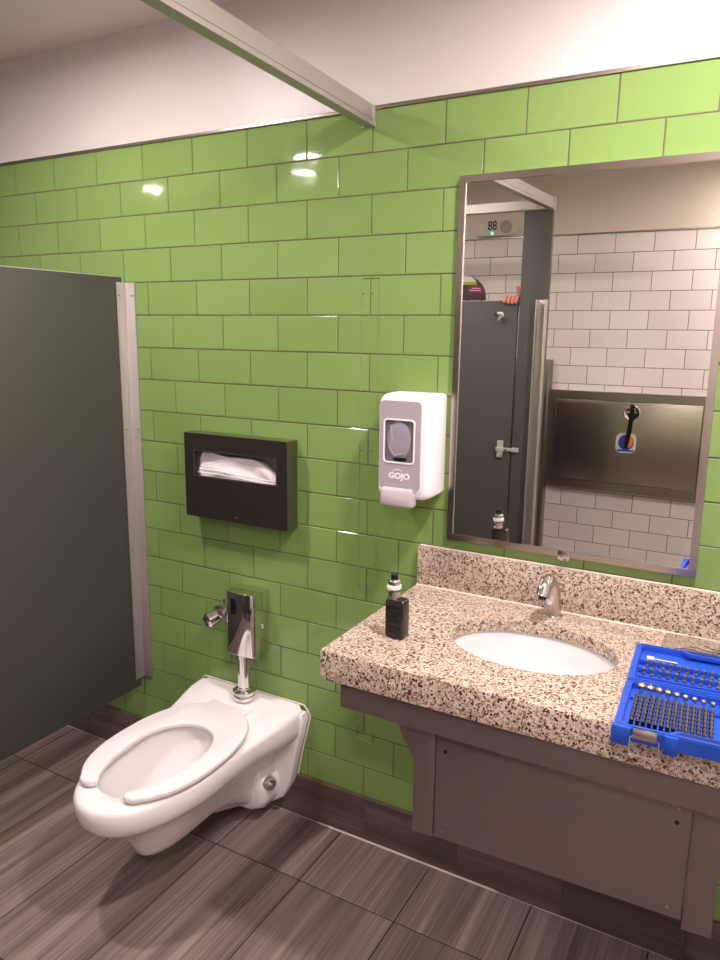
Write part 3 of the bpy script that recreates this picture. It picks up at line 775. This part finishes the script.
t2 = thing('sink', 'oval white undermount sink basin set into the speckled counter', 'sink', (SCX, SCY, CZ-.18)); mb.build('basin', t2, smooth=60)
mb = MB(); mb.lathe([(.030, .004), (.028, .006), (.022, .004), (.020, 0), (0, -.002)], (SCX, SCY, CZ-.169), (0, 0, 1), M['chrome'], 28); mb.build('drain', t2)
mb = MB(); mb.tube([(SCX, SCY, CZ-.176), (SCX, SCY, CZ-.30), (SCX, SCY+.02, CZ-.33), (SCX, -.05, CZ-.33), (SCX, -.004, CZ-.33)], .019, M['chrome'], 16); mb.build('drain_pipe', t2)

# ------------------------------------------------------------------ faucet
t = thing('faucet', 'small chrome sensor faucet behind the oval sink', 'faucet', (2.008, -.058, CZ))
mb = MB()
path = [(2.008, -.056, CZ+.0), (2.008, -.056, CZ+.004), (2.008, -.057, CZ+.03), (2.008, -.060, CZ+.055), (2.007, -.068, CZ+.078), (2.006, -.080, CZ+.094), (2.005, -.096, CZ+.102), (2.004, -.113, CZ+.099), (2.003, -.127, CZ+.088), (2.002, -.136, CZ+.072)]
mb.tube(path, [.0225, .0215, .020, .0185, .0175, .0165, .016, .0155, .015, .0145], M['brushed'], 24); bd = mb.build('body', t, smooth=60)
mb = MB(); pz = [(p[0]-.0035, p[1]-.004, p[2]+.003) for p in path[5:]]
mb.tube(pz, [.009, .0145, .0145, .0140, .0135], M['chrome'], 20); mb.build('spout_cover', t, smooth=60)
mb = MB(); mb.tube([(2.002, -.1362, CZ+.0715), (2.0018, -.139, CZ+.065)], .0095, M['black'], 16); mb.build('aerator', t)
mb = MB(); mb.lathe([(.0085, 0), (.0085, .002), (0, .003)], (2.003, -.0755, CZ+.042), (0, -1, .05), M['plastic_w'], 20); mb.build('sensor_eye', t)
mb = MB(); mb.lathe([(.027, 0), (.027, .002), (.0235, .004)], (2.008, -.056, CZ+.0003), (0, 0, 1), M['brushed'], 28); mb.build('base_ring', t)

# ------------------------------------------------------------------ stainless support and apron
t = thing('counter_support', 'stainless steel apron frame with removable panel under the sink counter', 'support', (2.1, -.48, .49))
YA, YS = -.465, -.506
mb = MB()
mb.prism([(1.658, .808), (1.658, .744), (2.88, .744), (2.88, .808)], 'y', YS, YS+.002, M['steel'], .0006)
mb.prism([(YS+.002, .744), (YS+.002, .746), (YA-.002, .746), (YA-.002, .744)], 'x', 1.658, 2.88, M['steel'])
mb.box(1.658, 1.660, YS+.002, YA-.002, .7465, .808, M['steel'])
mb.build('skirt_rail', t, smooth=30)
for a, b, f in ((1.825, 1.875, 1), (2.388, 2.440, 0)):
    mb = MB()
    left = [(a-.042, .7435), (a-.038, .715), (a-.028, .690), (a-.014, .668), (a-.003, .650), (a, .635)] if f else [(a, .7435)]
    mb.prism(left+[(a, .467), (b, .470), (b, .7435)], 'y', YA-.002, YA+.003, M['steel'], .0008)
    mb.box(a+.001, a+.004, YA+.003, YA+.06, .470, .7405, M['steel'])
    mb.box(b-.004, b-.001, YA+.003, YA+.06, .472, .7405, M['steel'])
    mb.build('leg', t, smooth=30)
mb = MB(); mb.prism([(1.877, .472), (2.386, .484), (2.386, .7435), (1.877, .7435)], 'y', YA+.0002, YA+.003, M['steel'], .0008)
pn = mb.build('panel', t, smooth=30)
for x, z in ((1.898, .685), (1.898, .492), (2.362, .712), (2.362, .684), (2.360, .503)):
    s = MB(); screw_head(s, (x, YA+.0002, z), (0, -1, 0), .0042, M['hole'] if z in (.685, .684) else M['screw']); s.build('screw', pn)
for x in (1.72, 2.41, 2.80):
    mb = MB(); mb.box(x, x+.035, YS+.004, -.0015, .765, .808, M['steel'], .001); mb.build('bracket_arm', t)

# ------------------------------------------------------------------ marks left by the removed partition
t = thing('adhesive_outline', 'faint adhesive outline and screw holes left on the tile by a removed partition', 'wall mark', (1.445, -.002, .33))
mb = MB(); rnd = random.Random(2)
for x, zlo, zhi, w in ((1.417, .40, 1.714, .0010), (1.472, 1.28, 1.714, .0006), (1.474, .66, 1.06, .0005)):
    z = zlo; pts = []; rr = []
    while z < zhi: pts.append((x+.0006*math.sin(z*9), -.0004, z)); rr.append(w*(.6+.6*rnd.random())); z += .03
    mb.tube(pts, rr, M['residue'], 6)
mb.tube([(1.416, -.0006, 1.717), (1.474, -.0006, 1.717)], .0016, M['residue'], 6)
mb.tube([(1.417, -.0006, .372), (1.418, -.0006, .340), (1.474, -.0006, .333), (1.476, -.0006, .372)], .0013, M['residue'], 6); mb.build('adhesive_line', t)
for z in (1.675, 1.2405, .834, .377):
    for x in (1.424, 1.453):
        mb = MB(); mb.lathe([(.0042, 0), (.0036, .0006)], (x, -.0005, z), (0, -1, 0), M['residue'], 12); mb.lathe([(.0024, 0), (.0024, .0009)], (x, -.0005, z), (0, -1, 0), M['hole'], 10); mb.build('screw_hole', t)

# ------------------------------------------------------------------ vaporiser on the counter
vx0, vx1, vy0, vy1, vz0, vz1 = 1.708, 1.756, -.392, -.362, CZ+.0005, .974
t = thing('vaporizer', 'black handheld vaporizer standing on the left end of the counter', 'vaporizer', (1.732, -.378, CZ))
mb = MB(); mb.prism(rrect(vx0, vx1, vz0, vz1, .008, 5), 'y', vy0, vy1, M['gunmetal'], .0035, 3); bd = mb.build('case', t, smooth=50)
mb = MB(); mb.prism(rrect(vx0+.003, vx1-.006, vz0+.005, vz1-.005, .005, 4), 'y', vy0-.0010, vy0+.0004, M['black_tex'], .0004)
for k in range(6): mb.box(vx0+.008, vx1-.011, vy0-.0018, vy0-.0008, vz0+.012+.0125*k, vz0+.0185+.0125*k, M['black'], .0004)
mb.build('ribbed_plate', bd)
mb = MB(); c = (0, 0, 0); TV = Matrix.Translation((1.723, -.377, vz1-.0003)) @ Matrix.Scale(1.22, 4)
mb.lathe([(.0120, 0), (.0120, .003), (.0105, .004), (.0105, .009), (.0118, .010), (.0118, .014)], c, (0, 0, 1), M['brushed'], 24, mtx=TV)
tk = mb.build('tank_base', t)
mb = MB(); mb.lathe([(.0112, .0141), (.0112, .0260)], c, (0, 0, 1), M['glass'], 24, mtx=TV); mb.lathe([(.005, .0142), (.005, .0258)], c, (0, 0, 1), M['brushed'], 16, mtx=TV); mb.build('glass_tube', tk)
mb = MB(); mb.lathe([(.0130, .0185), (.0136, .0195), (.0136, .0250), (.0130, .0262)], c, (0, 0, 1), M['ink_w'], 24, mtx=TV); mb.build('tank_band', tk)
mb = MB(); mb.lathe([(.0115, .0263), (.0118, .028), (.0118, .034), (.0095, .037)], c, (0, 0, 1), M['brushed'], 24, mtx=TV); mb.build('top_cap', tk)
mb = MB(); mb.lathe([(.0075, .0371), (.0065, .040), (.0072, .046), (.0060, .048), (0, .047)], c, (0, 0, 1), M['black'], 20, mtx=TV); mb.build('mouthpiece', tk)

# ------------------------------------------------------------------ blue bit case
KA = math.atan2(.025, .386)   # left edge direction against -y
KO = Vector((2.251, -.574, CZ+.0008)); KM = Matrix.Translation(KO) @ Matrix.Rotation(KA*.85, 4, 'Z')
W = .34
t = thing('bit_case', 'open blue plastic case of driver bits on the right end of the counter', 'tool case', tuple(KM @ Vector((W/2, .19, 0))))
def half(y0, y1, name, hz, m1, m2):
    mb = MB(); ot = rrect(0, W, y0, y1, .012, 5); it = rrect(.012, W-.012, y0+.013, y1-.010, .006, 5)
    plate_with_hole(mb, ot, it, 'z', 0.0, hz, m1)
    mb.prism(rrect(.010, W-.010, y0+.010, y1-.008, .006, 5), 'z', .002, hz-.012, m2)
    plate_with_hole(mb, rrect(.004, W-.004, y0+.004, y1-.004, .010, 5), rrect(.0085, W-.0085, y0+.009, y1-.0065, .007, 5), 'z', hz, hz+.002, m1)
    mb.bm.transform(KM); return mb.build(name, t, smooth=40)
HB = .025
base = half(0, .193, 'base_tray', HB, M['blue'], M['blue_in'])
lid = half(.196, .389, 'lid_tray', HB, M['blue'], M['blue_in'])
# handle gap block (slot shade as a flat navy patch) and front buttresses
def kbox(parent, name, x0, x1, y0, y1, z0, z1, m, bev=.001):
    mb = MB(); mb.box(x0, x1, y0, y1, z0, z1, m, bev, mtx=KM); return mb.build(name, parent)
kbox(base, 'bumper', -.003, .030, -.004, .010, -.009, HB+.001, M['blue'], .003)
kbox(base, 'bumper', .083, .106, -.004, .010, -.009, HB+.001, M['blue'], .003)
mb = MB(); mb.prism([(.088, .006), (.104, .0215), (.215, .0215), (.235, .006), (.235, .001), (.088, .001)], 'z', HB-.006, HB+.0035, M['blue'], .001, mtx=KM)
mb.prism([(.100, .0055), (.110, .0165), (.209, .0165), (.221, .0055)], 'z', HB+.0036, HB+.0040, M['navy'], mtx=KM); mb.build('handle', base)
mb = MB(); mb.prism([(.088, .383), (.104, .3675), (.215, .3675), (.235, .383), (.235, .388), (.088, .388)], 'z', HB-.006, HB+.0035, M['blue'], .001, mtx=KM)
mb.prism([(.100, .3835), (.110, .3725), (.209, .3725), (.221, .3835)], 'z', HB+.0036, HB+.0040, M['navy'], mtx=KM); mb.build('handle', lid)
for x in (.03, .15, .27):
    mb = MB(); mb.tube([KM @ Vector((x, .1945, HB-.003)), KM @ Vector((x+.03, .1945, HB-.003))], .003, M['blue'], 12); mb.build('hinge', t)
# bit racks
BZ = HB-.012
for k in range(14):
    mb = MB(); mb.box(.0205+.0098*k*1.0+.0, .0225+.0098*k, .020, .126, BZ, BZ+.010, M['blue_in'], .0004, mtx=KM); mb.build('rack', base)
mb = MB(); mb.box(.014, W-.014, .131, .136, BZ, BZ+.006, M['blue_in'], .0005, mtx=KM); mb.build('rib', base)
for y in (.222, .262, .302):
    mb = MB(); mb.box(.014, W-.014, y, y+.004, BZ, BZ+.0115, M['blue_in'], .0006, mtx=KM); mb.build('rib', lid)
# clasp
def kp(*v): return KM @ Vector(v)
mb = MB(); mb.box(.033, .072, -.0065, .004, HB-.004, HB+.001, M['brushed'], .0006, mtx=KM); mb.box(.033, .072, -.0080, -.0050, HB-.014, HB+.001, M['brushed'], .0006, mtx=KM); cl = mb.build('latch', t)
mb = MB(); mb.tube([kp(.033, -.008, HB-.010), kp(.029, -.010, HB-.012), kp(.029, -.016, HB-.036), kp(.032, -.017, HB-.039), kp(.073, -.017, HB-.039), kp(.076, -.016, HB-.036), kp(.076, -.010, HB-.012), kp(.072, -.008, HB-.010)], .0012, M['chrome'], 8); mb.build('wire_loop', cl)
# bits: one mesh per kind, copied
def ord_(n): return ['first', 'second', 'third', 'fourth', 'fifth', 'sixth', 'seventh', 'eighth', 'ninth', 'tenth', 'eleventh', 'twelfth', 'thirteenth', 'fourteenth'][n]
mb = MB(); mb.lathe([(.0041, 0), (.0041, .006), (.0030, .007), (.0030, .010), (.0041, .011), (.0041, .015)], (0, 0, 0), (0, 0, 1), M['bitdark'], 6)
mb.lathe([(.0036, .015), (.0022, .019), (.0008, .0205)], (0, 0, 0), (0, 0, 1), M['bitsteel'], 6); bit0 = mb.mesh('driver_bit', smooth=20)
mb = MB(); mb.lathe([(.0042, 0), (.0042, .010), (.0030, .011), (.0030, .014), (.0040, .016), (.0038, .020), (.0014, .0225)], (0, 0, 0), (0, 0, 1), M['bitsteel'], 6); bit1 = mb.mesh('driver_bit', smooth=20)
def place_copy(src, me, name, p, label, cat, group, sc_=1.0):
    o = src.copy() if src else bpy.data.objects.new(name, me)
    COL.objects.link(o); o.location = kp(*p); o.rotation_euler = (0, 0, KA*.85); o.scale = (sc_, sc_, 1 if sc_ == 1 else .5+sc_/2)
    tag(o, label, cat, group); return o
src = None
for r in range(7):
    for c in range(14):
        rowname = ['front row', 'second row from front', 'third row from front', 'middle row', 'third row from back', 'second row from back', 'back row'][r]
        src = place_copy(src, bit0, 'driver_bit', (.0265+.0098*c, .028+.0158*r, BZ), 'dark driver bit in blue case base, %s, %s from left' % (rowname, ord_(c)), 'driver bit', 'dark driver bits in the base of the blue case')
src = None
for r in range(2):
    for c in range(13):
        src = place_copy(src, bit1, 'driver_bit', (.030+.0152*c if r else .027+.0152*c, .243+.040*r, BZ), 'bare steel driver bit in blue case lid, %s row, %s from left' % (('front', 'back')[r], ord_(c)), 'driver bit', 'bare steel driver bits in the lid of the blue case')
mb = MB(); mb.lathe([(.0035, 0), (.0035, .009), (.0060, .012), (.0082, .015), (.0084, .020), (.0072, .0235), (.0045, .0252), (0, .0255)], (0, 0, 0), (0, 0, 1), M['nut'], 20); nut0 = mb.mesh('nut_driver', smooth=40)
src = None
for c in range(10):
    s = 1.0-.06*c if c < 7 else .6
    src = place_copy(src, nut0, 'nut_driver', (.031+.0155*c, .160-.0010*c, BZ), 'round satin nut driver standing behind the dark bits, %s from the left' % ord_(c), 'nut driver', 'nut drivers in the blue case', s)
mb = MB(); mb.tube([(0, 0, .004), (.014, 0, .004)], .0042, M['ink_w'], 10); mb.tube([(.014, 0, .004), (.060, 0, .004)], .0022, M['chrome'], 8)
o = mb.build('bit_holder', smooth=30); o.location = kp(.026, .335, BZ); o.rotation_euler = (0, 0, KA); tag(o, 'silver magnetic bit holder lying along the back of the blue case lid', 'bit holder')

# ------------------------------------------------------------------ plastic bag behind the case
mb = MB(); g = bmesh.new(); n1, n2 = 40, 26
def bagpt(u, v, top):
    x = 2.272+.30*u; y = -.172+.145*v
    e = min(1, 6*min(u, 1-u))*min(1, 5*min(v, 1-v))
    nz_ = mnoise.noise(Vector((x*30, y*30, 3)))*.5+mnoise.noise(Vector((x*75, y*60, 7)))*.35
    z = CZ+.0015+(max(.0, .013+.016*nz_)*e+.002*e if top else .0)
    x += .008*mnoise.noise(Vector((v*5, 0, 1))); return (x, y, z)
for top in (0, 1):
    G = [[g.verts.new(bagpt(i/n1, j/n2, top)) for i in range(n1+1)] for j in range(n2+1)]
    for j in range(n2):
        for i in range(n1): g.faces.new((G[j][i], G[j][i+1], G[j+1][i+1], G[j+1][i]))
bmesh.ops.remove_doubles(g, verts=g.verts, dist=.0003); bmesh.ops.recalc_face_normals(g, faces=g.faces)
mb.merge(g, M['film']); tag(mb.build('plastic_bag', loc=(2.42, -.10, CZ), smooth=60), 'crumpled clear plastic bag lying behind the blue case', 'plastic bag')
t = thing('wire_tangle', 'loose dark wire tangled in the clear plastic bag behind the blue case', 'wire', (2.40, -.10, CZ))
mb = MB()
for s in range(4):
    rnd = random.Random(s+20); pts = []
    x, y = 2.30+.03*s, -.13+.022*s
    for k in range(14): pts.append((x, y, CZ+.006+.003*math.sin(k*1.1+s))); x += .012+.006*rnd.random(); y += (rnd.random()-.5)*.016
    mb.tube(pts, .0012, M['black'], 6)
mb.build('strand', t)

# ------------------------------------------------------------------ far wall: baby changing station, towel unit, timer unit
Y0 = YF
t = thing('changing_station', 'horizontal stainless steel baby changing station on the white tile wall', 'changing station', (1.715, Y0, .68))
mb = MB(); A, B, Cc, Dd = 1.283, 2.150, .680, 1.253
plate_with_hole(mb, rectn(A, B, Cc, Dd, 1), rectn(A+.032, B-.032, Cc+.050, Dd-.046, 1), 'y', Y0+.0015, Y0+.045, M['steel_station']); mb.build('frame', t, smooth=0)
mb = MB(); mb.box(A+.034, B-.034, Y0+.004, Y0+.040, Cc+.052, Dd-.048, M['steel_station'], .003)
dr = mb.build('door_panel', t, smooth=30)
mb = MB(); hx, hz = 1.750, 1.143
mb.lathe([(.046, 0), (.047, .004), (.042, .006), (.038, .003), (.028, .001), (0, .0008)], (hx, Y0+.0402, hz), (0, 1, 0), M['chrome'], 32); hd = mb.build('handle_cup', dr)
mb = MB(); mb.box(hx-.010, hx+.010, Y0+.0465, Y0+.050, hz-.008, hz+.050, M['black'], .001)
mb.prism([(hx-.030, hz-.002), (hx+.034, hz-.002), (hx+.012, hz-.030), (hx+.008, hz-.10), (hx-.006, hz-.200), (hx-.026, hz-.200), (hx-.012, hz-.030)], 'y', Y0+.0475, Y0+.0495, M['black'], .0005); mb.build('strap', dr)
mb = MB(); sx, sz = 1.731, .968
mb.prism(rrect(sx-.055, sx+.055, sz-.055, sz+.058, .03, 6), 'y', Y0+.0403, Y0+.0412, M['offwhite'])
mb.prism(ell(sx, sz+.006, .043, .044, 28), 'y', Y0+.0412, Y0+.0417, M['bluep']); mb.prism(ell(sx+.016, sz+.012, .022, .034, 20), 'y', Y0+.0417, Y0+.0421, M['orange'])
mb.box(sx-.045, sx+.045, Y0+.0417, Y0+.0421, sz-.046, sz-.036, M['bluep']); mb.build('sticker', dr)

t = thing('towel_cabinet', 'tall narrow stainless cabinet on the white tile wall beside the changing station', 'towel cabinet', (1.10, Y0, .18))
mb = MB(); mb.box(.965, 1.2805, Y0+.0015, Y0+.080, .20, 1.428, M['steel_tower'], .004); cbt = mb.build('body', t, smooth=30)
mb = MB(); mb.box(.975, 1.270, Y0+.0805, Y0+.086, .22, .80, M['steel_tower'], .002); mb.build('waste_door', cbt)
mb = MB(); mb.box(.975, 1.270, Y0+.0805, Y0+.086, .98, 1.41, M['steel_tower'], .002); mb.build('towel_door', cbt)

t = thing('timer_unit', 'oval wall unit with an 88 display and green light above the white tiles', 'wall unit', (.873, Y0, 2.15))
mb = MB()
def stad(cx, cz, w, h, n=12):
    r = h/2; p = []
    for k in range(n+1): a = -PI/2+PI*k/n; p.append((cx+w/2-r+r*math.cos(a), cz+r*math.sin(a)))
    for k in range(n+1): a = PI/2+PI*k/n; p.append((cx-w/2+r+r*math.cos(a), cz+r*math.sin(a)))
    return p
mb.prism(stad(.885, 2.188, .285, .088), 'y', Y0+.0005, Y0+.030, M['unit'], .006, 3); bdy = mb.build('housing', t, smooth=40)
mb = MB(); mb.lathe([(.036, 0), (.036, .004), (.031, .006), (.030, .003), (.022, .003), (.020, .006), (.017, .003), (0, .002)], (.957, Y0+.030, 2.190), (0, 1, 0), M['unit2'], 32); mb.build('round_vent', bdy)
mb = MB(); mb.lathe([(.033, 0), (.033, .003), (.029, .005), (0, .004)], (.790, Y0+.030, 2.186), (0, 1, 0), M['unit'], 32); mb.build('round_cap', bdy)
text_mesh('88', .072, 'display_digits', M['black'], bdy, (.872, Y0+.0308, 2.200), (-1, 0, 0), (0, 0, 1), .001, sx=.8, off=.012)
mb = MB(); mb.lathe([(.007, 0), (.006, .003), (0, .005)], (.872, Y0+.030, 2.157), (0, 1, 0), M['led'], 16); mb.build('indicator_light', bdy)

# ------------------------------------------------------------------ person behind the door
t = thing('person', 'person in a dark cap with lime and maroon trim gripping the stall door top', 'person', (.86, -2.16, 0))
def skin(chain, name=None, sub=1):
    """chain: list of (point, radius, parent index)"""
    me = bpy.data.meshes.new('s'); me.from_pydata([c[0] for c in chain], [(c[2], i) for i, c in enumerate(chain) if c[2] is not None], [])
    o = bpy.data.objects.new('s', me); COL.objects.link(o)
    md = o.modifiers.new('k', 'SKIN'); sv_ = me.skin_vertices[0].data
    for i, c in enumerate(chain):
        r = c[1]; sv_[i].radius = (r, r) if not hasattr(r, '__len__') else r
    sv_[0].use_root = True; s2 = o.modifiers.new('b', 'SUBSURF'); s2.levels = sub; s2.render_levels = sub
    dg = bpy.context.evaluated_depsgraph_get(); dg.update(); ev = bpy.data.meshes.new_from_object(o.evaluated_get(dg))
    bpy.data.objects.remove(o); g = bmesh.new(); g.from_mesh(ev); bpy.data.meshes.remove(ev); return g
px, py = .890, -2.16
mb = MB()
# head
g = bmesh.new(); bmesh.ops.create_uvsphere(g, u_segments=32, v_segments=24, radius=1)
for v in g.verts:
    x, y, z = v.co
    w = .076*(1-.22*max(0, -z)**1.5); d = .098*(1-.12*max(0, -z)); 
    v.co = (px+x*w, py+y*d+.012*max(0, -z), 1.745+z*.118)
    q = v.co
    if y > .6 and abs(x) < .3: v.co.y += .022*math.exp(-((z+.15)/.16)**2-(x/.15)**2)       # nose
    if y > .5: v.co.y -= .010*math.exp(-((z-.08)/.12)**2-((abs(x)-.38)/.16)**2)             # eye sockets
    if y > .5: v.co.y += .006*math.exp(-((z+.48)/.10)**2-(x/.3)**2)                          # lips
mb.merge(g, M['skin'])
for s in (-1, 1):
    g = bmesh.new(); bmesh.ops.create_uvsphere(g, u_segments=12, v_segments=8, radius=1)
    for v in g.verts: v.co = (px+s*.078+v.co.x*.010, py+v.co.y*.020, 1.735+v.co.z*.032)
    mb.merge(g, M['skin'])
    for r_, mm_, dy in ((.011, M['ink_w'], 0), (.005, M['black'], .0085)):
        g = bmesh.new(); bmesh.ops.create_uvsphere(g, u_segments=12, v_segments=8, radius=r_)
        for v in g.verts: v.co += Vector((px+s*.030, py+.083+dy, 1.752))
        mb.merge(g, mm_)
mb.merge(skin([((px, py-.01, 1.68), .052, None), ((px, py-.015, 1.60), .055, 0), ((px, py-.02, 1.50), .065, 1)]), M['skin'])
# right arm to the door top and the hand over it
mb.merge(skin([((1.02, -2.15, 1.42), .050, None), ((1.14, -2.08, 1.33), .045, 0), ((1.16, -1.99, 1.47), .038, 1), ((1.222, -1.892, 1.62), .028, 2), ((1.250, -1.866, 1.68), (.030, .020), 3), ((1.270, -1.850, 1.722), (.038, .014), 4)], sub=2), M['skin'])
for i, (fx, ln) in enumerate(((1.240, .9), (1.2595, 1.05), (1.279, 1.1), (1.298, 1.0))):
    mb.merge(skin([((1.270+(fx-1.270)*.7, -1.852, 1.712), .011, None), ((fx, -1.842, 1.742), .0105, 0), ((fx, -1.818, 1.750), .0100, 1), ((fx-.001, -1.795, 1.747), .0098, 2), ((fx-.002, -1.7815, 1.747-.018*ln), .0092, 3), ((fx-.002, -1.7820, 1.747-.032*ln), .0078, 4)], sub=2), M['skin'])
mb.merge(skin([((1.280, -1.856, 1.700), .013, None), ((1.288, -1.848, 1.738), .0120, 0), ((1.289, -1.842, 1.775), .0115, 1), ((1.285, -1.838, 1.806), .0095, 2)], sub=2), M['skin'])
# left arm hangs
mb.merge(skin([((.66, -2.18, 1.40), .048, None), ((.63, -2.19, 1.12), .038, 0), ((.64, -2.15, .90), .028, 1), ((.645, -2.13, .82), (.020, .034), 2)], sub=2), M['skin'])
for i in range(4):
    mb.merge(skin([((.645, -2.155+.018*i, .82), .010, None), ((.647, -2.157+.019*i, .765), .0092, 0), ((.655, -2.155+.019*i, .735), .0085, 1), ((.667, -2.152+.018*i, .718), .007, 2)], sub=2), M['skin'])
mb.merge(skin([((.645, -2.115, .84), .012, None), ((.658, -2.095, .80), .0105, 0), ((.672, -2.088, .775), .008, 1)], sub=2), M['skin'])
mb.build('body', t, smooth=80)
mb = MB()
mb.merge(skin([((px, py-.02, 1.00), (.155, .10), None), ((px, py-.02, 1.15), (.145, .095), 0), ((px, py-.02, 1.32), (.165, .105), 1), ((px, py-.02, 1.44), (.14, .085), 2), ((px, py-.02, 1.50), (.07, .065), 3),
                ((px+.15, py, 1.45), .068, 3), ((1.08, -2.11, 1.37), .058, 5), ((px-.16, py-.01, 1.45), .068, 3), ((.65, -2.18, 1.28), .056, 7)], sub=2), M['shirt']); mb.build('shirt', t, smooth=80)
mb = MB()
mb.merge(skin([((px, py-.02, .99), (.15, .105), None), ((px, py-.02, .90), (.15, .11), 0), ((px+.09, py-.02, .80), .088, 1), ((px+.10, py-.01, .48), .065, 2), ((px+.10, py-.03, .08), .052, 3), ((px-.09, py-.02, .80), .088, 1), ((px-.10, py-.01, .48), .065, 5), ((px-.10, py-.03, .08), .052, 6)], sub=2), M['denim']); mb.build('trousers', t, smooth=80)
for s in (-1, 1):
    mb = MB(); mb.loft([[(px+s*.10+a, b, z) for a, b in ell(0, py+.03, .046*k, .135*k, 24)] for z, k in ((.001, .96), (.02, 1.0), (.045, .92), (.075, .62), (.085, .5))], M['shoe']); mb.build('shoe', t, smooth=60)
# cap: dome with panels
def dome(a0, a1, z0, z1, sc_, m, mbx, n=22):
    g = bmesh.new(); G = []
    for j in range(n+1):
        ph = z0+(z1-z0)*j/n; row = []
        for i in range(n+1):
            th = a0+(a1-a0)*i/n
            row.append(g.verts.new((px+.108*sc_*math.cos(ph)*math.cos(th), py+.120*sc_*math.cos(ph)*math.sin(th), 1.768+.112*sc_*math.sin(ph))))
        G.append(row)
    for j in range(n):
        for i in range(n): g.faces.new((G[j][i], G[j][i+1], G[j+1][i+1], G[j+1][i]))
    bmesh.ops.remove_doubles(g, verts=g.verts, dist=.0004)
    r = bmesh.ops.extrude_face_region(g, geom=list(g.faces))
    for v in r['geom']:
        if isinstance(v, bmesh.types.BMVert):
            c = Vector((px, py, 1.768)); v.co = c+(v.co-c)*.975
    bmesh.ops.recalc_face_normals(g, faces=g.faces); mbx.merge(g, m)
mb = MB(); dome(0, 2*PI, -.12, PI/2, 1.0, M['capgrey'], mb, 32); cp = mb.build('cap', t, smooth=60)
R_ = math.radians
mb = MB(); dome(R_(72), R_(135), R_(42), R_(84), 1.022, M['offwhite'], mb, 14); mb.build('front_panel', cp, smooth=60)
mb = MB(); dome(R_(25), R_(72), R_(42), R_(84), 1.020, M['offwhite'], mb, 14); mb.build('front_panel', cp, smooth=60)
mb = MB(); dome(R_(30), R_(135), R_(33), R_(44), 1.030, M['lime'], mb, 14); mb.build('trim_band', cp, smooth=60)
mb = MB(); dome(R_(-5), R_(62), R_(8), R_(32), 1.024, M['maroon'], mb, 14); mb.build('side_panel', cp, smooth=60)
mb = MB(); dome(R_(20), R_(58), R_(15), R_(17.5), 1.034, M['pink'], mb, 8); dome(R_(20), R_(50), R_(21), R_(23.5), 1.034, M['pink'], mb, 8); mb.build('stripe', cp, smooth=60)
mb = MB(); mb.loft([[(px+x, y, z+.02*abs(x)/.1*-1) for x, y in ell(0, py+.135, .075*k, .075*k, 28)] for z, k in ((1.756, .97), (1.760, 1), (1.764, .97))], M['capgrey']); mb.build('visor', cp, smooth=60)
mb = MB(); dome(R_(175), R_(365), R_(-45), R_(-5), .88, M['hair'], mb, 16); mb.build('hair', t, smooth=60)

# ------------------------------------------------------------------ clean up helper props
for o in bpy.data.objects:
    if '_o' in o: del o['_o']

# ------------------------------------------------------------------ world, camera, view
w = bpy.data.worlds.new('World'); sc.world = w; w.use_nodes = True
w.node_tree.nodes['Background'].inputs[0].default_value = (.9, .85, .8, 1); w.node_tree.nodes['Background'].inputs[1].default_value = .01
cam = bpy.data.cameras.new('camera'); co = bpy.data.objects.new('camera', cam); COL.objects.link(co); sc.camera = co
cam.sensor_fit = 'VERTICAL'; cam.sensor_height = 32; cam.lens = 736.7266*32/960; cam.clip_start = .02
yaw, pitch, roll = .5075, -.1976, .0126
Rm = Matrix.Rotation(yaw, 4, 'Z') @ Matrix.Rotation(pitch, 4, 'X') @ Matrix(((1, 0, 0, 0), (0, 0, -1, 0), (0, 1, 0, 0), (0, 0, 0, 1))) @ Matrix.Rotation(roll, 4, 'Z')
co.matrix_world = Matrix.Translation((2.4327, -1.8211, 1.5702)) @ Rm
sc.view_settings.view_transform = 'Standard'; sc.view_settings.look = 'None'; sc.view_settings.gamma = 1
sc.view_settings.use_curve_mapping = False; sc.view_settings.exposure = 0.42
